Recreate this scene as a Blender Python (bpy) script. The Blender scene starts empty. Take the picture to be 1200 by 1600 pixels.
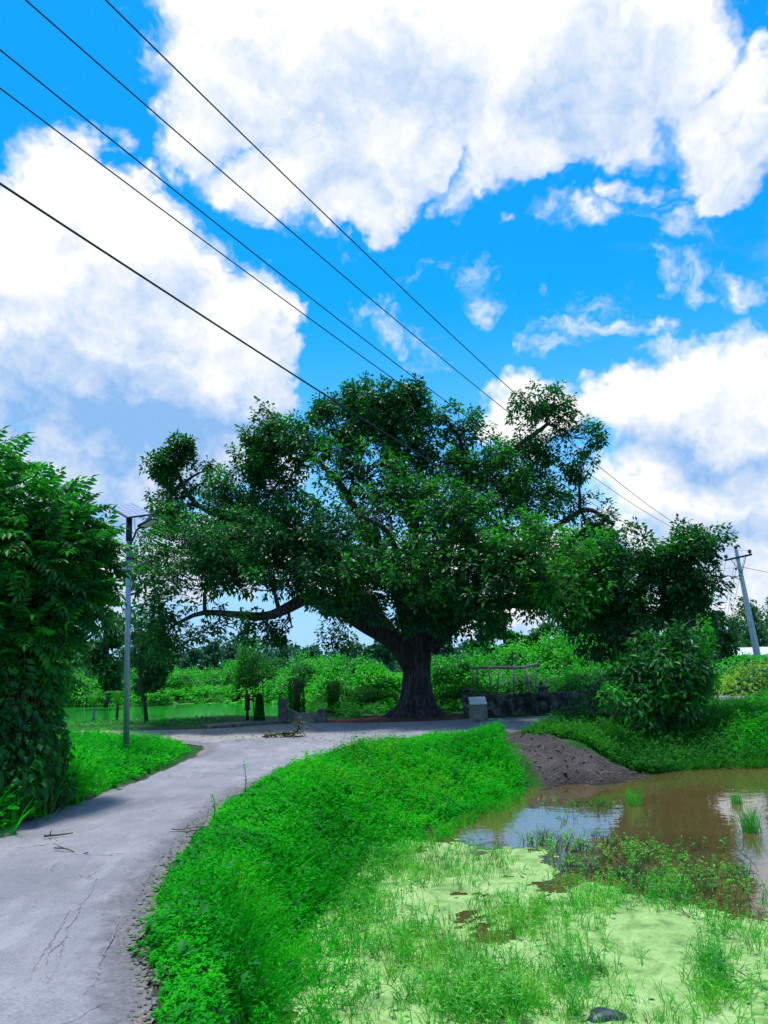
import bpy, math, random
import numpy as np
rng = np.random.default_rng(11); random.seed(5)
C = bpy.context.scene.collection
sc = bpy.context.scene
# ------------------------------------------------------------------ camera
EYE = 1.65
_p, _r = math.radians(11.13), math.radians(1.75)
FW = np.array([0, math.cos(_p), math.sin(_p)]); _R0 = np.array([1., 0, 0]); _U0 = np.array([0, -math.sin(_p), math.cos(_p)])
UP = _U0*math.cos(_r)+_R0*math.sin(_r); RT = _R0*math.cos(_r)-_U0*math.sin(_r)
def ray(px, py): return FW+(px-600)/1200*RT+(800-py)/1200*UP
def G(px, py, z=0.):                       # photo pixel -> point on the plane z
    d = ray(px, py); return np.array([0, 0, EYE])+(z-EYE)/d[2]*d
def P(px, py, y):                          # photo pixel -> point at distance y
    d = ray(px, py); return np.array([0, 0, EYE])+y/d[1]*d
from mathutils import Matrix, Vector
cam = bpy.data.cameras.new('camera'); cam_o = bpy.data.objects.new('camera', cam); C.objects.link(cam_o)
cam_o.matrix_world = Matrix(((RT[0], UP[0], -FW[0], 0), (RT[1], UP[1], -FW[1], 0), (RT[2], UP[2], -FW[2], EYE), (0, 0, 0, 1)))
cam.sensor_fit = 'VERTICAL'; cam.sensor_height = 24; cam.lens = 18; cam.clip_start = .05; cam.clip_end = 3000
sc.camera = cam_o
sc.view_settings.view_transform = 'Standard'; sc.view_settings.look = 'None'; sc.view_settings.exposure = 0.25; sc.view_settings.gamma = 1
sc.render.engine = 'CYCLES'; sc.cycles.use_denoising = True; sc.cycles.max_bounces = 6; sc.cycles.transparent_max_bounces = 8
sc.cycles.caustics_reflective = False; sc.cycles.caustics_refractive = False
# ------------------------------------------------------------------ sun and sky
SUN_EL, SUN_AZ = math.radians(81), math.radians(-25)      # azimuth from +Y towards +X
sv = Vector((math.sin(SUN_AZ)*math.cos(SUN_EL), math.cos(SUN_AZ)*math.cos(SUN_EL), math.sin(SUN_EL)))
sun = bpy.data.lights.new('sun', 'SUN'); sun.energy = 4.2; sun.angle = math.radians(8.0); sun.color = (1, .97, .9)
sun_o = bpy.data.objects.new('sun', sun); C.objects.link(sun_o); sun_o.rotation_euler = sv.to_track_quat('Z', 'Y').to_euler()

def nd(nt, t, **kw):
    n = nt.nodes.new(t)
    for k, v in kw.items():
        if k in ('operation', 'blend_type', 'data_type', 'vector_type', 'noise_dimensions', 'sky_type', 'interpolation_type', 'feature', 'attribute_name', 'distance', 'clamp', 'noise_type'): setattr(n, k, v)
    return n
def mth(nt, op, a, b=None, c=None, clamp=False):
    n = nt.nodes.new('ShaderNodeMath'); n.operation = op; n.use_clamp = clamp
    for i, v in enumerate((a, b, c)):
        if v is None: continue
        if hasattr(v, 'links'): nt.links.new(v, n.inputs[i])
        else: n.inputs[i].default_value = v
    return n.outputs[0]
def mixc(nt, f, a, b, bt='MIX'):
    n = nt.nodes.new('ShaderNodeMix'); n.data_type = 'RGBA'; n.blend_type = bt; n.clamp_factor = True
    for s, v in ((n.inputs[0], f), (n.inputs[6], a), (n.inputs[7], b)):
        if hasattr(v, 'links'): nt.links.new(v, s)
        elif isinstance(v, (int, float)): s.default_value = v
        else: s.default_value = (*v, 1) if len(v) == 3 else v
    return n.outputs[2]
def sstep(nt, x, a, b, lo=0., hi=1.):
    n = nt.nodes.new('ShaderNodeMapRange'); n.interpolation_type = 'SMOOTHSTEP'
    nt.links.new(x, n.inputs[0]); n.inputs[1].default_value = a; n.inputs[2].default_value = b; n.inputs[3].default_value = lo; n.inputs[4].default_value = hi
    return n.outputs[0]
def noise(nt, vec, scale, detail=4, rough=.5, dist=0., col=False):
    n = nt.nodes.new('ShaderNodeTexNoise')
    if vec is not None: nt.links.new(vec, n.inputs['Vector'])
    n.inputs['Scale'].default_value = scale; n.inputs['Detail'].default_value = detail; n.inputs['Roughness'].default_value = rough; n.inputs['Distortion'].default_value = dist
    return n.outputs[1 if col else 0]
def vmul(nt, v, s):
    n = nt.nodes.new('ShaderNodeVectorMath'); n.operation = 'MULTIPLY'; nt.links.new(v, n.inputs[0]); n.inputs[1].default_value = s; return n.outputs[0]
def vadd(nt, v, s):
    n = nt.nodes.new('ShaderNodeVectorMath'); n.operation = 'ADD'; nt.links.new(v, n.inputs[0])
    if hasattr(s, 'links'): nt.links.new(s, n.inputs[1])
    else: n.inputs[1].default_value = s
    return n.outputs[0]

# cloud masses: centre in the sky (given as a photo position, turned into a direction), half sizes, weight
CLOUDS = [(450,110,230,130,1.1),(640,60,170,140,1.1),(800,70,190,150,1.1),(960,90,150,120,1.0),(570,230,130,100,1.0),(590,320,70,50,.8),(340,30,110,60,.9),
 (290,190,100,80,.75),(780,240,80,75,.9),(420,290,90,55,.55),(880,170,110,80,.8),(1000,180,90,50,.5),
 (1100,180,80,80,.7),(1160,240,70,50,.75),(1110,60,60,40,.35),(1060,110,60,70,.5),
 (905,345,75,42,.42),(990,282,45,22,.42),(800,515,40,36,.24),(690,432,34,24,.2),(975,530,60,20,.2),(1180,450,60,50,.35),(1080,430,90,40,.15),
 (90,330,150,100,1.0),(110,250,90,55,.7),(220,450,160,110,1.1),(90,500,190,130,1.1),(340,530,110,110,1.1),(400,620,75,60,.9),(170,640,260,110,1.2),(330,700,150,70,1.1),(50,750,220,70,1.1),(-100,500,160,220,1.),(470,630,40,40,.3),
 (1130,640,130,100,1.1),(1040,690,110,75,1.1),(940,665,60,45,.9),(1200,590,70,60,.9),(1110,770,180,90,1.1),(1190,840,120,80,1.),(990,800,100,60,.9),(790,650,70,45,.9),(870,680,70,50,.8),(1060,570,60,40,.5),
 (300,880,300,70,.7),(900,900,300,80,.7),(1200,930,120,50,.8)]
SHADE = [(170,650,250,75,1.),(350,690,130,70,.9),(60,740,200,70,.8),(90,520,90,40,.35),(470,660,60,60,.5),(250,560,70,40,.3),(900,150,110,75,.4),(560,100,60,90,.2),(480,220,80,50,.15),(680,170,60,50,.15),
 (1110,720,130,45,.75),(1060,860,130,60,.7),(1180,800,60,40,.5),(1000,740,80,35,.6),(1140,640,60,30,.35),(1180,250,60,30,.5),(300,870,250,60,.5)]
world = bpy.data.worlds.new('World'); sc.world = world; world.use_nodes = True
wt = world.node_tree; wt.nodes.clear()
def field_group(name, blobs, nscale, namp, puff=0.):
    g = bpy.data.node_groups.new(name, 'ShaderNodeTree')
    g.interface.new_socket('Vector', in_out='INPUT', socket_type='NodeSocketVector')
    g.interface.new_socket('Value', in_out='OUTPUT', socket_type='NodeSocketFloat')
    i = g.nodes.new('NodeGroupInput'); o = g.nodes.new('NodeGroupOutput'); v = i.outputs[0]
    # domain warp so no mass keeps a smooth outline
    w = noise(g, v, 5.0, 5, .6, 0, True); w = vadd(g, w, (-.5, -.5, -.5)); w = vmul(g, w, (.26, .26, .26)); vw = vadd(g, v, w)
    tot = None
    for (cx, cy, rx, ry, a) in blobs:
        d = ray(cx, cy); L = np.linalg.norm(d); d = d/L
        m = g.nodes.new('ShaderNodeMapping'); m.vector_type = 'TEXTURE'
        g.links.new(vw, m.inputs[0]); m.inputs[1].default_value = d
        m.inputs[2].default_value = (math.asin(d[2]), 0, -math.atan2(d[0], d[1]))
        m.inputs[3].default_value = (rx/1200/L*1.25, .5, ry/1200/L*1.25)
        l = g.nodes.new('ShaderNodeVectorMath'); l.operation = 'DOT_PRODUCT'; g.links.new(m.outputs[0], l.inputs[0]); g.links.new(m.outputs[0], l.inputs[1])
        f = mth(g, 'SUBTRACT', 1., l.outputs['Value'], clamp=True)
        f = mth(g, 'MULTIPLY', f, a)
        tot = f if tot is None else mth(g, 'MAXIMUM', tot, f) if a > .6 else mth(g, 'MAXIMUM', tot, f)
    # the same kind of broken cloud goes on over the rest of the sky
    dp = g.nodes.new('ShaderNodeVectorMath'); dp.operation = 'DOT_PRODUCT'; g.links.new(v, dp.inputs[0]); dp.inputs[1].default_value = FW
    out = sstep(g, dp.outputs['Value'], .80, .66)
    big = sstep(g, noise(g, v, 2.3, 3, .5), .42, .72)
    tot = mth(g, 'MAXIMUM', tot, mth(g, 'MULTIPLY', out, big))
    n = noise(g, vw, nscale, 10, .60, .0)
    n = mth(g, 'MULTIPLY', mth(g, 'SUBTRACT', n, .5), namp)
    if puff:
        vo = g.nodes.new('ShaderNodeTexVoronoi'); vo.feature = 'F1'; vo.normalize = True; w2 = vadd(g, vw, vmul(g, noise(g, v, 14., 3, .5, 0, True), (.05, .05, .05))); g.links.new(w2, vo.inputs['Vector'])
        vo.inputs['Scale'].default_value = 9.; vo.inputs['Detail'].default_value = 3.; vo.inputs['Roughness'].default_value = .55; vo.inputs['Lacunarity'].default_value = 2.2
        n = mth(g, 'ADD', n, mth(g, 'MULTIPLY', mth(g, 'SUBTRACT', .36, vo.outputs['Distance']), puff))
    val = mth(g, 'ADD', tot, n)
    g.links.new(val, o.inputs[0]); return g
def use_group(nt, g, v):
    n = nt.nodes.new('ShaderNodeGroup'); n.node_tree = g; nt.links.new(v, n.inputs[0]); return n.outputs[0]
tc = wt.nodes.new('ShaderNodeTexCoord'); dirv = tc.outputs['Generated']
gd = field_group('cloud_density', CLOUDS, 5.5, 1.7, 1.5); gs = field_group('cloud_shade', SHADE, 6., 1.5)
D0 = use_group(wt, gd, dirv)
D1 = use_group(wt, gd, vadd(wt, dirv, tuple(np.array([-.015, .0, .045]))))
S0 = use_group(wt, gs, dirv)
veil = mth(wt, 'MULTIPLY', sstep(wt, noise(wt, vmul(wt, dirv, (1., 1., 2.2)), 3.2, 9, .62, .6), .58, .84), .24)
cover = mth(wt, 'MAXIMUM', sstep(wt, D0, .20, .68), veil)
grad = mth(wt, 'SUBTRACT', D0, D1)
sep = wt.nodes.new('ShaderNodeSeparateXYZ'); wt.links.new(dirv, sep.inputs[0]); Z = sep.outputs[2]
core = mth(wt, 'MULTIPLY', sstep(wt, D0, .55, 1.3), .04)
lit = mth(wt, 'ADD', mth(wt, 'SUBTRACT', mth(wt, 'MULTIPLY', grad, .80), mth(wt, 'MULTIPLY', S0, .92)), .86)
lit = mth(wt, 'SUBTRACT', lit, core)
lit = mth(wt, 'MINIMUM', mth(wt, 'MAXIMUM', lit, 0.), 1.)
ccol = mixc(wt, lit, (.27, .50, .86), (1.0, 1.0, 1.0))
sky = wt.nodes.new('ShaderNodeTexSky'); sky.sky_type = 'NISHITA'; sky.sun_disc = False; sky.sun_elevation = SUN_EL; sky.sun_rotation = SUN_AZ
sky.air_density = 1.0; sky.dust_density = .4; sky.ozone_density = 2.0
SKY_STRENGTH = .12
blue = mixc(wt, 1., sky.outputs[0], (.04, 1.12, 1.72), 'MULTIPLY')
blue = mixc(wt, sstep(wt, Z, .46, -.02), blue, (3.0, 5.1, 7.6))        # paler towards the horizon, as moist air is
cc = vmul(wt, ccol, (.88/SKY_STRENGTH,)*3)
skyc = mixc(wt, cover, blue, cc)
bg = wt.nodes.new('ShaderNodeBackground'); wt.links.new(skyc, bg.inputs[0]); bg.inputs[1].default_value = SKY_STRENGTH
wo = wt.nodes.new('ShaderNodeOutputWorld'); wt.links.new(bg.outputs[0], wo.inputs[0])
world.cycles.sampling_method = 'MANUAL'; world.cycles.sample_map_resolution = 512

# ------------------------------------------------------------------ materials
def mat(name):
    m = bpy.data.materials.new(name); m.use_nodes = True; nt = m.node_tree; b = nt.nodes['Principled BSDF']
    return m, nt, b
def objvec(nt): return nt.nodes.new('ShaderNodeNewGeometry').outputs['Position']
def ramp(nt, f, stops):
    r = nt.nodes.new('ShaderNodeValToRGB'); nt.links.new(f, r.inputs[0]); e = r.color_ramp.elements
    while len(e) < len(stops): e.new(.5)
    for k, (p, c) in enumerate(stops): e[k].position = p; e[k].color = (*c, 1)
    return r.outputs[0]
def bump(nt, b, h, dist, strength=1.):
    n = nt.nodes.new('ShaderNodeBump'); n.inputs['Distance'].default_value = dist; n.inputs['Strength'].default_value = strength
    nt.links.new(h, n.inputs['Height']); nt.links.new(n.outputs[0], b.inputs['Normal'])
def leafmat(name, stops, trans=.35, rough=.42, patch=1.2, tcol=None, spec=.5):
    m, nt, b = mat(name); geo = nt.nodes.new('ShaderNodeNewGeometry')
    f = geo.outputs['Random Per Island']
    pn = noise(nt, geo.outputs['Position'], patch, 4, .6)
    f2 = mth(nt, 'ADD', mth(nt, 'MULTIPLY', f, .5), mth(nt, 'MULTIPLY', sstep(nt, pn, .36, .64), .5))
    col = ramp(nt, f2, stops)
    nt.links.new(col, b.inputs['Base Color']); b.inputs['Roughness'].default_value = rough; b.inputs['Specular IOR Level'].default_value = spec
    t = nt.nodes.new('ShaderNodeBsdfTranslucent'); nt.links.new(mixc(nt, 1., col, tcol or (1.5, 1.9, .6), 'MULTIPLY'), t.inputs[0])
    mx = nt.nodes.new('ShaderNodeMixShader'); mx.inputs[0].default_value = trans
    nt.links.new(b.outputs[0], mx.inputs[1]); nt.links.new(t.outputs[0], mx.inputs[2]); nt.links.new(mx.outputs[0], nt.nodes['Material Output'].inputs[0])
    return m
def plainmat(name, c1, c2, scale=8., rough=.8, bd=.01, bs=40., metal=0., spec=.4):
    m, nt, b = mat(name); v = objvec(nt)
    n = noise(nt, v, scale, 6, .6)
    nt.links.new(ramp(nt, n, [(.32, c1), (.68, c2)]), b.inputs['Base Color'])
    b.inputs['Roughness'].default_value = rough; b.inputs['Metallic'].default_value = metal; b.inputs['Specular IOR Level'].default_value = spec
    if bd: bump(nt, b, noise(nt, v, bs, 5, .6), bd)
    return m
M = {}
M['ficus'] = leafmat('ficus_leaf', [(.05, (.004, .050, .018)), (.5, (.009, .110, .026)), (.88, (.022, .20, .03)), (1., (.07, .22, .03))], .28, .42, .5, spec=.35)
M['ficus_lit'] = leafmat('ficus_lit_leaf', [(.1, (.02, .16, .02)), (.9, (.04, .30, .02))], .42, .45, .8, spec=.3)  # brighter fig leaf for backlit crown patches, the light put into its colour
M['verge'] = leafmat('verge_leaf', [(.0, (.002, .15, .008)), (.45, (.006, .32, .008)), (.85, (.022, .46, .010)), (1., (.16, .46, .02))], .42, .6, .6, spec=.15)
M['verge_b'] = leafmat('verge_leaf_blue', [(.0, (.01, .15, .02)), (1., (.02, .28, .04))], .4, .6, .9, spec=.2)
M['olive'] = leafmat('verge_leaf_olive', [(.0, (.04, .24, .01)), (.7, (.12, .40, .02)), (1., (.30, .42, .06))], .4, .6, .9, spec=.2)
M['bank'] = leafmat('bank_leaf', [(.0, (.010, .10, .015)), (.6, (.02, .18, .015)), (1., (.07, .32, .02))], .35, .6, .5, spec=.15)
M['shrub'] = leafmat('shrub_leaf', [(.0, (.006, .085, .018)), (.6, (.010, .14, .024)), (1., (.03, .24, .02))], .4, .48, .9, spec=.3)
M['shrub_lit'] = leafmat('shrub_lit_leaf', [(.0, (.012, .18, .018)), (1., (.05, .36, .02))], .45, .48, .9, spec=.3)  # lit copy of the shrub leaf, sunlight painted as a brighter green
M['vine'] = leafmat('vine_leaf', [(.0, (.008, .17, .010)), (.5, (.018, .32, .010)), (1., (.07, .45, .015))], .40, .5, .35)
M['far'] = leafmat('far_tree_leaf', [(.0, (.015, .065, .045)), (1., (.025, .13, .07))], .2, .7, .12, spec=.2)  # blue of distance haze painted into the leaf colour
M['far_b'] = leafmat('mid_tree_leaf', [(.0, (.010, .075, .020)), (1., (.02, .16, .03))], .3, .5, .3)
M['yellow'] = leafmat('yellow_green_leaf', [(.0, (.08, .24, .02)), (1., (.28, .42, .04))], .4, .5, .6)
M['dead'] = leafmat('dead_leaf', [(.0, (.03, .04, .02)), (.6, (.06, .08, .03)), (1., (.16, .13, .06))], .2, .7, 2.)
M['reed'] = leafmat('pond_grass_leaf', [(.0, (.02, .20, .02)), (.5, (.05, .36, .03)), (.85, (.16, .48, .05)), (1., (.30, .22, .10))], .42, .5, 1.5)
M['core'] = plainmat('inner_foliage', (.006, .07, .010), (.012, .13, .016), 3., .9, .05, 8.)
M['twig'] = plainmat('twig_bark', (.03, .025, .02), (.08, .065, .05), 12., .9, .005, 60.)
M['stick'] = plainmat('dead_stick', (.07, .045, .035), (.16, .12, .09), 20., .9, .004, 80.)
M['steel'] = plainmat('galvanised_steel', (.20, .27, .34), (.34, .42, .50), 14., .45, .001, 60., .55)
M['dark_metal'] = plainmat('dark_metal', (.02, .03, .05), (.05, .06, .09), 9., .45, .001, 60., .4)
M['rust'] = plainmat('rusty_iron', (.045, .014, .012), (.11, .035, .025), 25., .75, .004, 90.)
M['pole'] = plainmat('pole_concrete', (.36, .42, .48), (.52, .57, .62), 3., .8, .004, 60.)
M['wire'] = plainmat('wire', (.012, .012, .02), (.03, .03, .04), 10., .5, 0)
M['insul'] = plainmat('brown_porcelain', (.03, .012, .010), (.06, .025, .02), 10., .25, 0)
M['bamboo'] = plainmat('weathered_bamboo', (.12, .12, .11), (.42, .41, .38), 9., .7, .004, 50.)
M['white'] = plainmat('white_paint', (.55, .60, .66), (.75, .78, .8), 4., .7, .003, 50.)
M['tin'] = plainmat('tin_roof', (.5, .56, .62), (.7, .75, .8), 1., .5, .002, 5., .3)

def wallmat():                                                 # old black-stained plaster
    m, nt, b = mat('stained_plaster'); v = objvec(nt)
    n = noise(nt, v, 3.2, 8, .65, .4); n2 = noise(nt, v, 14., 6, .6)
    c = ramp(nt, n, [(.40, (.014, .018, .016)), (.50, (.05, .054, .05)), (.56, (.13, .13, .115)), (.68, (.30, .25, .21))])
    c = mixc(nt, sstep(nt, n2, .5, .7, 0, .6), c, (.03, .06, .02))
    nt.links.new(c, b.inputs['Base Color']); b.inputs['Roughness'].default_value = .95
    bump(nt, b, mth(nt, 'ADD', n, mth(nt, 'MULTIPLY', n2, .5)), .03); return m
M['wall'] = wallmat()
M['concrete'] = plainmat('mossy_concrete', (.03, .045, .035), (.17, .17, .15), 5., .95, .012, 40.)
M['plinth'] = plainmat('pale_concrete', (.06, .08, .055), (.27, .27, .22), 5., .9, .008, 50.)

def barkmat():
    m, nt, b = mat('fig_bark'); v = objvec(nt)
    vs = vmul(nt, v, (5.5, 5.5, .9)); n = noise(nt, vs, 2.2, 8, .62, .8); n2 = noise(nt, v, 1.1, 4, .5)
    c = ramp(nt, n, [(.36, (.012, .010, .012)), (.52, (.045, .038, .04)), (.68, (.16, .13, .125))])
    c = mixc(nt, sstep(nt, n2, .5, .7, 0, .5), c, (.035, .045, .03))
    nt.links.new(c, b.inputs['Base Color']); b.inputs['Roughness'].default_value = .95
    bump(nt, b, n, .09); return m
M['bark'] = barkmat()
def groundmat():
    m, nt, b = mat('ground_soil'); v = objvec(nt)
    n = noise(nt, v, 1.3, 8, .6); n2 = noise(nt, v, 22., 6, .65); at = nt.nodes.new('ShaderNodeAttribute'); at.attribute_name = 'mud'
    rd = nt.nodes.new('ShaderNodeAttribute'); rd.attribute_name = 'red'
    g = ramp(nt, n, [(.3, (.010, .07, .010)), (.55, (.018, .13, .012)), (.75, (.03, .17, .015))])
    g = mixc(nt, sstep(nt, n2, .45, .75, 0, .5), g, (.05, .05, .025))
    mud = ramp(nt, mth(nt, 'ADD', mth(nt, 'MULTIPLY', n, .5), mth(nt, 'MULTIPLY', n2, .5)), [(.35, (.05, .043, .042)), (.52, (.10, .086, .084)), (.68, (.19, .165, .155))])
    sz = nt.nodes.new('ShaderNodeSeparateXYZ'); nt.links.new(v, sz.inputs[0]); mud = mixc(nt, sstep(nt, mth(nt, 'ADD', sz.outputs[2], mth(nt, 'MULTIPLY', n, .12)), -.42, -.60, 0, .6), mud, (.03, .022, .016))
    red = ramp(nt, n2, [(.3, (.09, .03, .02)), (.7, (.24, .085, .06))])
    nz = mth(nt, 'MULTIPLY', mth(nt, 'SUBTRACT', noise(nt, v, 5., 5, .6), .5), .9)
    c = mixc(nt, sstep(nt, mth(nt, 'ADD', at.outputs['Fac'], nz), .35, .6), g, mud)
    c = mixc(nt, sstep(nt, mth(nt, 'ADD', rd.outputs['Fac'], nz), .35, .6), c, red)
    nt.links.new(c, b.inputs['Base Color']); b.inputs['Roughness'].default_value = .95; b.inputs['Specular IOR Level'].default_value = .2
    bump(nt, b, mth(nt, 'ADD', n2, noise(nt, v, 70., 3, .6)), .05); return m
M['ground'] = groundmat()
def roadmat():
    m, nt, b = mat('worn_asphalt'); v = objvec(nt)
    ed = nt.nodes.new('ShaderNodeAttribute'); ed.attribute_name = 'edge'
    du = nt.nodes.new('ShaderNodeAttribute'); du.attribute_name = 'dust'
    n = noise(nt, v, .8, 7, .6, .3); fine = noise(nt, v, 60., 4, .7); st = noise(nt, vmul(nt, v, (1.3, .45, 1)), 2.4, 6, .6)
    vo = nt.nodes.new('ShaderNodeTexVoronoi'); nt.links.new(v, vo.inputs['Vector']); vo.inputs['Scale'].default_value = 70.
    c = ramp(nt, n, [(.3, (.155, .155, .18)), (.5, (.225, .22, .25)), (.72, (.30, .29, .315))])
    c = mixc(nt, sstep(nt, st, .52, .76, 0, .5), c, (.42, .40, .41))
    c = mixc(nt, sstep(nt, fine, .50, .68, 0, .65), c, (.09, .09, .11))
    c = mixc(nt, sstep(nt, vo.outputs['Distance'], .26, .10, 0, .6), c, (.52, .51, .55))
    c = mixc(nt, sstep(nt, noise(nt, v, 13., 5, .7), .50, .70, 0, .35), c, (.13, .13, .15))
    c = mixc(nt, sstep(nt, noise(nt, vmul(nt, v, (1., .25, 1)), 3.4, 5, .6), .52, .70, 0, .4), c, (.36, .35, .37))
    c = mixc(nt, sstep(nt, noise(nt, v, .55, 5, .6, .6), .50, .66, 0, .35), c, (.15, .15, .175))
    # dusty earth carried onto the junction
    dn = mth(nt, 'ADD', du.outputs['Fac'], mth(nt, 'MULTIPLY', mth(nt, 'SUBTRACT', noise(nt, v, 1.8, 7, .65), .5), 1.1))
    c = mixc(nt, sstep(nt, dn, .35, .75, 0, .8), c, ramp(nt, noise(nt, v, 7., 6, .65), [(.35, (.17, .14, .12)), (.65, (.38, .33, .29))]))
    # crumbled edge: dark broken asphalt, then gravelly sand
    en = mth(nt, 'ADD', ed.outputs['Fac'], mth(nt, 'MULTIPLY', mth(nt, 'SUBTRACT', noise(nt, v, 6., 8, .7), .5), .75))
    c = mixc(nt, sstep(nt, en, .42, .16, 0, .62), c, ramp(nt, noise(nt, v, 30., 5, .7), [(.38, (.045, .043, .05)), (.65, (.20, .19, .20))]))
    c = mixc(nt, sstep(nt, en, .12, -.02, 0, .85), c, ramp(nt, noise(nt, v, 40., 5, .7), [(.38, (.10, .075, .055)), (.65, (.38, .32, .26))]))
    # fine cracking
    wv = vadd(nt, v, vmul(nt, noise(nt, v, 2.2, 4, .6, 0, True), (.6, .6, .6)))
    vc = nt.nodes.new('ShaderNodeTexVoronoi'); vc.feature = 'DISTANCE_TO_EDGE'; nt.links.new(vmul(nt, wv, (1.5, .55, 1)), vc.inputs['Vector']); vc.inputs['Scale'].default_value = 1.5
    ck = mth(nt, 'MULTIPLY', sstep(nt, vc.outputs['Distance'], .012, .002), sstep(nt, noise(nt, v, .9, 3, .5), .56, .64))
    c = mixc(nt, mth(nt, 'MULTIPLY', ck, .7), c, (.06, .055, .06))
    nt.links.new(c, b.inputs['Base Color']); b.inputs['Roughness'].default_value = .85; b.inputs['Specular IOR Level'].default_value = .3
    h = mth(nt, 'ADD', mth(nt, 'MULTIPLY', fine, .6), mth(nt, 'MULTIPLY', ck, -1.2))
    h = mth(nt, 'ADD', h, mth(nt, 'MULTIPLY', sstep(nt, en, .45, .1), mth(nt, 'MULTIPLY', noise(nt, v, 18., 6, .7), 1.6)))
    bump(nt, b, h, .014); return m
M['road'] = roadmat()
def watermat(name, c1, c2, spec, bs, bd, rough=.02):
    m, nt, b = mat(name); v = objvec(nt)
    nt.links.new(ramp(nt, noise(nt, v, .5, 4, .55), [(.3, c1), (.7, c2)]), b.inputs['Base Color'])
    b.inputs['Roughness'].default_value = rough; b.inputs['IOR'].default_value = spec
    bump(nt, b, noise(nt, v, bs, 3, .5), bd, .5); return m
M['pond'] = watermat('muddy_water', (.060, .045, .018), (.11, .078, .028), 2.3, 4., .007)
M['farpond'] = watermat('green_water', (.006, .15, .012), (.012, .21, .02), 1.33, 3., .002, .12)
def weedmat():
    m, nt, b = mat('duckweed_mat'); v = objvec(nt)
    n = noise(nt, v, 3.0, 10, .74, .5); f = noise(nt, v, 60., 4, .7)
    vo = nt.nodes.new('ShaderNodeTexVoronoi'); nt.links.new(v, vo.inputs['Vector']); vo.inputs['Scale'].default_value = 130.
    c = ramp(nt, n, [(.32, (.05, .11, .03)), (.42, (.15, .29, .07)), (.52, (.27, .44, .13)), (.66, (.37, .52, .23))])
    c = mixc(nt, sstep(nt, f, .55, .75, 0, .6), c, (.14, .30, .04))
    c = mixc(nt, sstep(nt, vo.outputs['Distance'], .45, .7, 0, .4), c, (.08, .14, .03))
    nt.links.new(c, b.inputs['Base Color']); b.inputs['Roughness'].default_value = .7; bump(nt, b, f, .006); return m
M['duckweed'] = weedmat()

# ------------------------------------------------------------------ mesh helpers
class Acc:
    def __init__(s): s.v = []; s.f = []; s.m = []; s.n = 0
    def add(s, V, F, mi=0):
        V = np.asarray(V, float).reshape(-1, 3); F = np.asarray(F, int).reshape(-1, 3)
        if len(F) == 0: return
        s.v.append(V); s.f.append(F+s.n); s.m.append(np.full(len(F), mi)); s.n += len(V)
    def mesh(s, name, mats, smooth=False):
        V = np.concatenate(s.v).astype(np.float32); F = np.concatenate(s.f).astype(np.int32); MI = np.concatenate(s.m).astype(np.int32)
        me = bpy.data.meshes.new(name); me.vertices.add(len(V)); me.vertices.foreach_set('co', V.ravel())
        me.loops.add(F.size); me.loops.foreach_set('vertex_index', F.ravel()); me.polygons.add(len(F))
        me.polygons.foreach_set('loop_start', np.arange(0, F.size, 3, dtype=np.int32)); me.polygons.foreach_set('material_index', MI)
        me.polygons.foreach_set('use_smooth', np.full(len(F), smooth))
        for m in (mats if isinstance(mats, (list, tuple)) else [mats]): me.materials.append(m)
        me.update(calc_edges=True); return me
def tag(o, label=None, cat=None, group=None, kind=None):
    for k, v in (('label', label), ('category', cat), ('group', group), ('kind', kind)):
        if v: o[k] = v
    return o
def put(name, data, parent=None):
    o = bpy.data.objects.new(name, data); C.objects.link(o)
    if parent is not None:
        o.parent = parent; 
        pm = parent
        off = Vector((0, 0, 0))
        while pm is not None: off = off+pm.location; pm = pm.parent
        if data is not None: o.location = -off      # meshes are written in world coordinates; thing empties are never rotated
    return o
def build(name, acc, mats, parent=None, smooth=False): return put(name, acc.mesh(name, mats, smooth), parent)
def thing(name, label, cat, loc, group=None):
    o = put(name, None); o.location = Vector([float(a) for a in loc]); o.empty_display_size = .2; return tag(o, label, cat, group)
def nrm(a): return a/np.maximum(np.linalg.norm(a, axis=-1, keepdims=True), 1e-9)
def leaves(a, Pt, D, L, W, roll=None, droop=.18, fold=.18, mi=0):
    N = len(Pt); D = nrm(D); up = np.tile([0, 0, 1.], (N, 1)); s = nrm(np.cross(D, up)+1e-6); n = np.cross(s, D)
    if roll is None: roll = rng.normal(0, .5, N)
    c, q = np.cos(roll)[:, None], np.sin(roll)[:, None]; s, n = s*c+n*q, n*c-s*q
    L = np.broadcast_to(L, N)[:, None]; W = np.broadcast_to(W, N)[:, None]; dn = np.array([0, 0, -1.])
    v0 = Pt; mid = Pt+D*L*.48+dn*droop*L*.25; v1 = mid+s*W/2+n*fold*W; v2 = mid; v3 = mid-s*W/2+n*fold*W; v4 = Pt+D*L*.97+dn*droop*L
    V = np.stack([v0, v1, v2, v3, v4], 1).reshape(-1, 3)
    f = np.array([[0, 2, 1], [0, 3, 2], [1, 2, 4], [2, 3, 4]]); a.add(V, (np.arange(N)[:, None, None]*5+f).reshape(-1, 3), mi)
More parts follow.
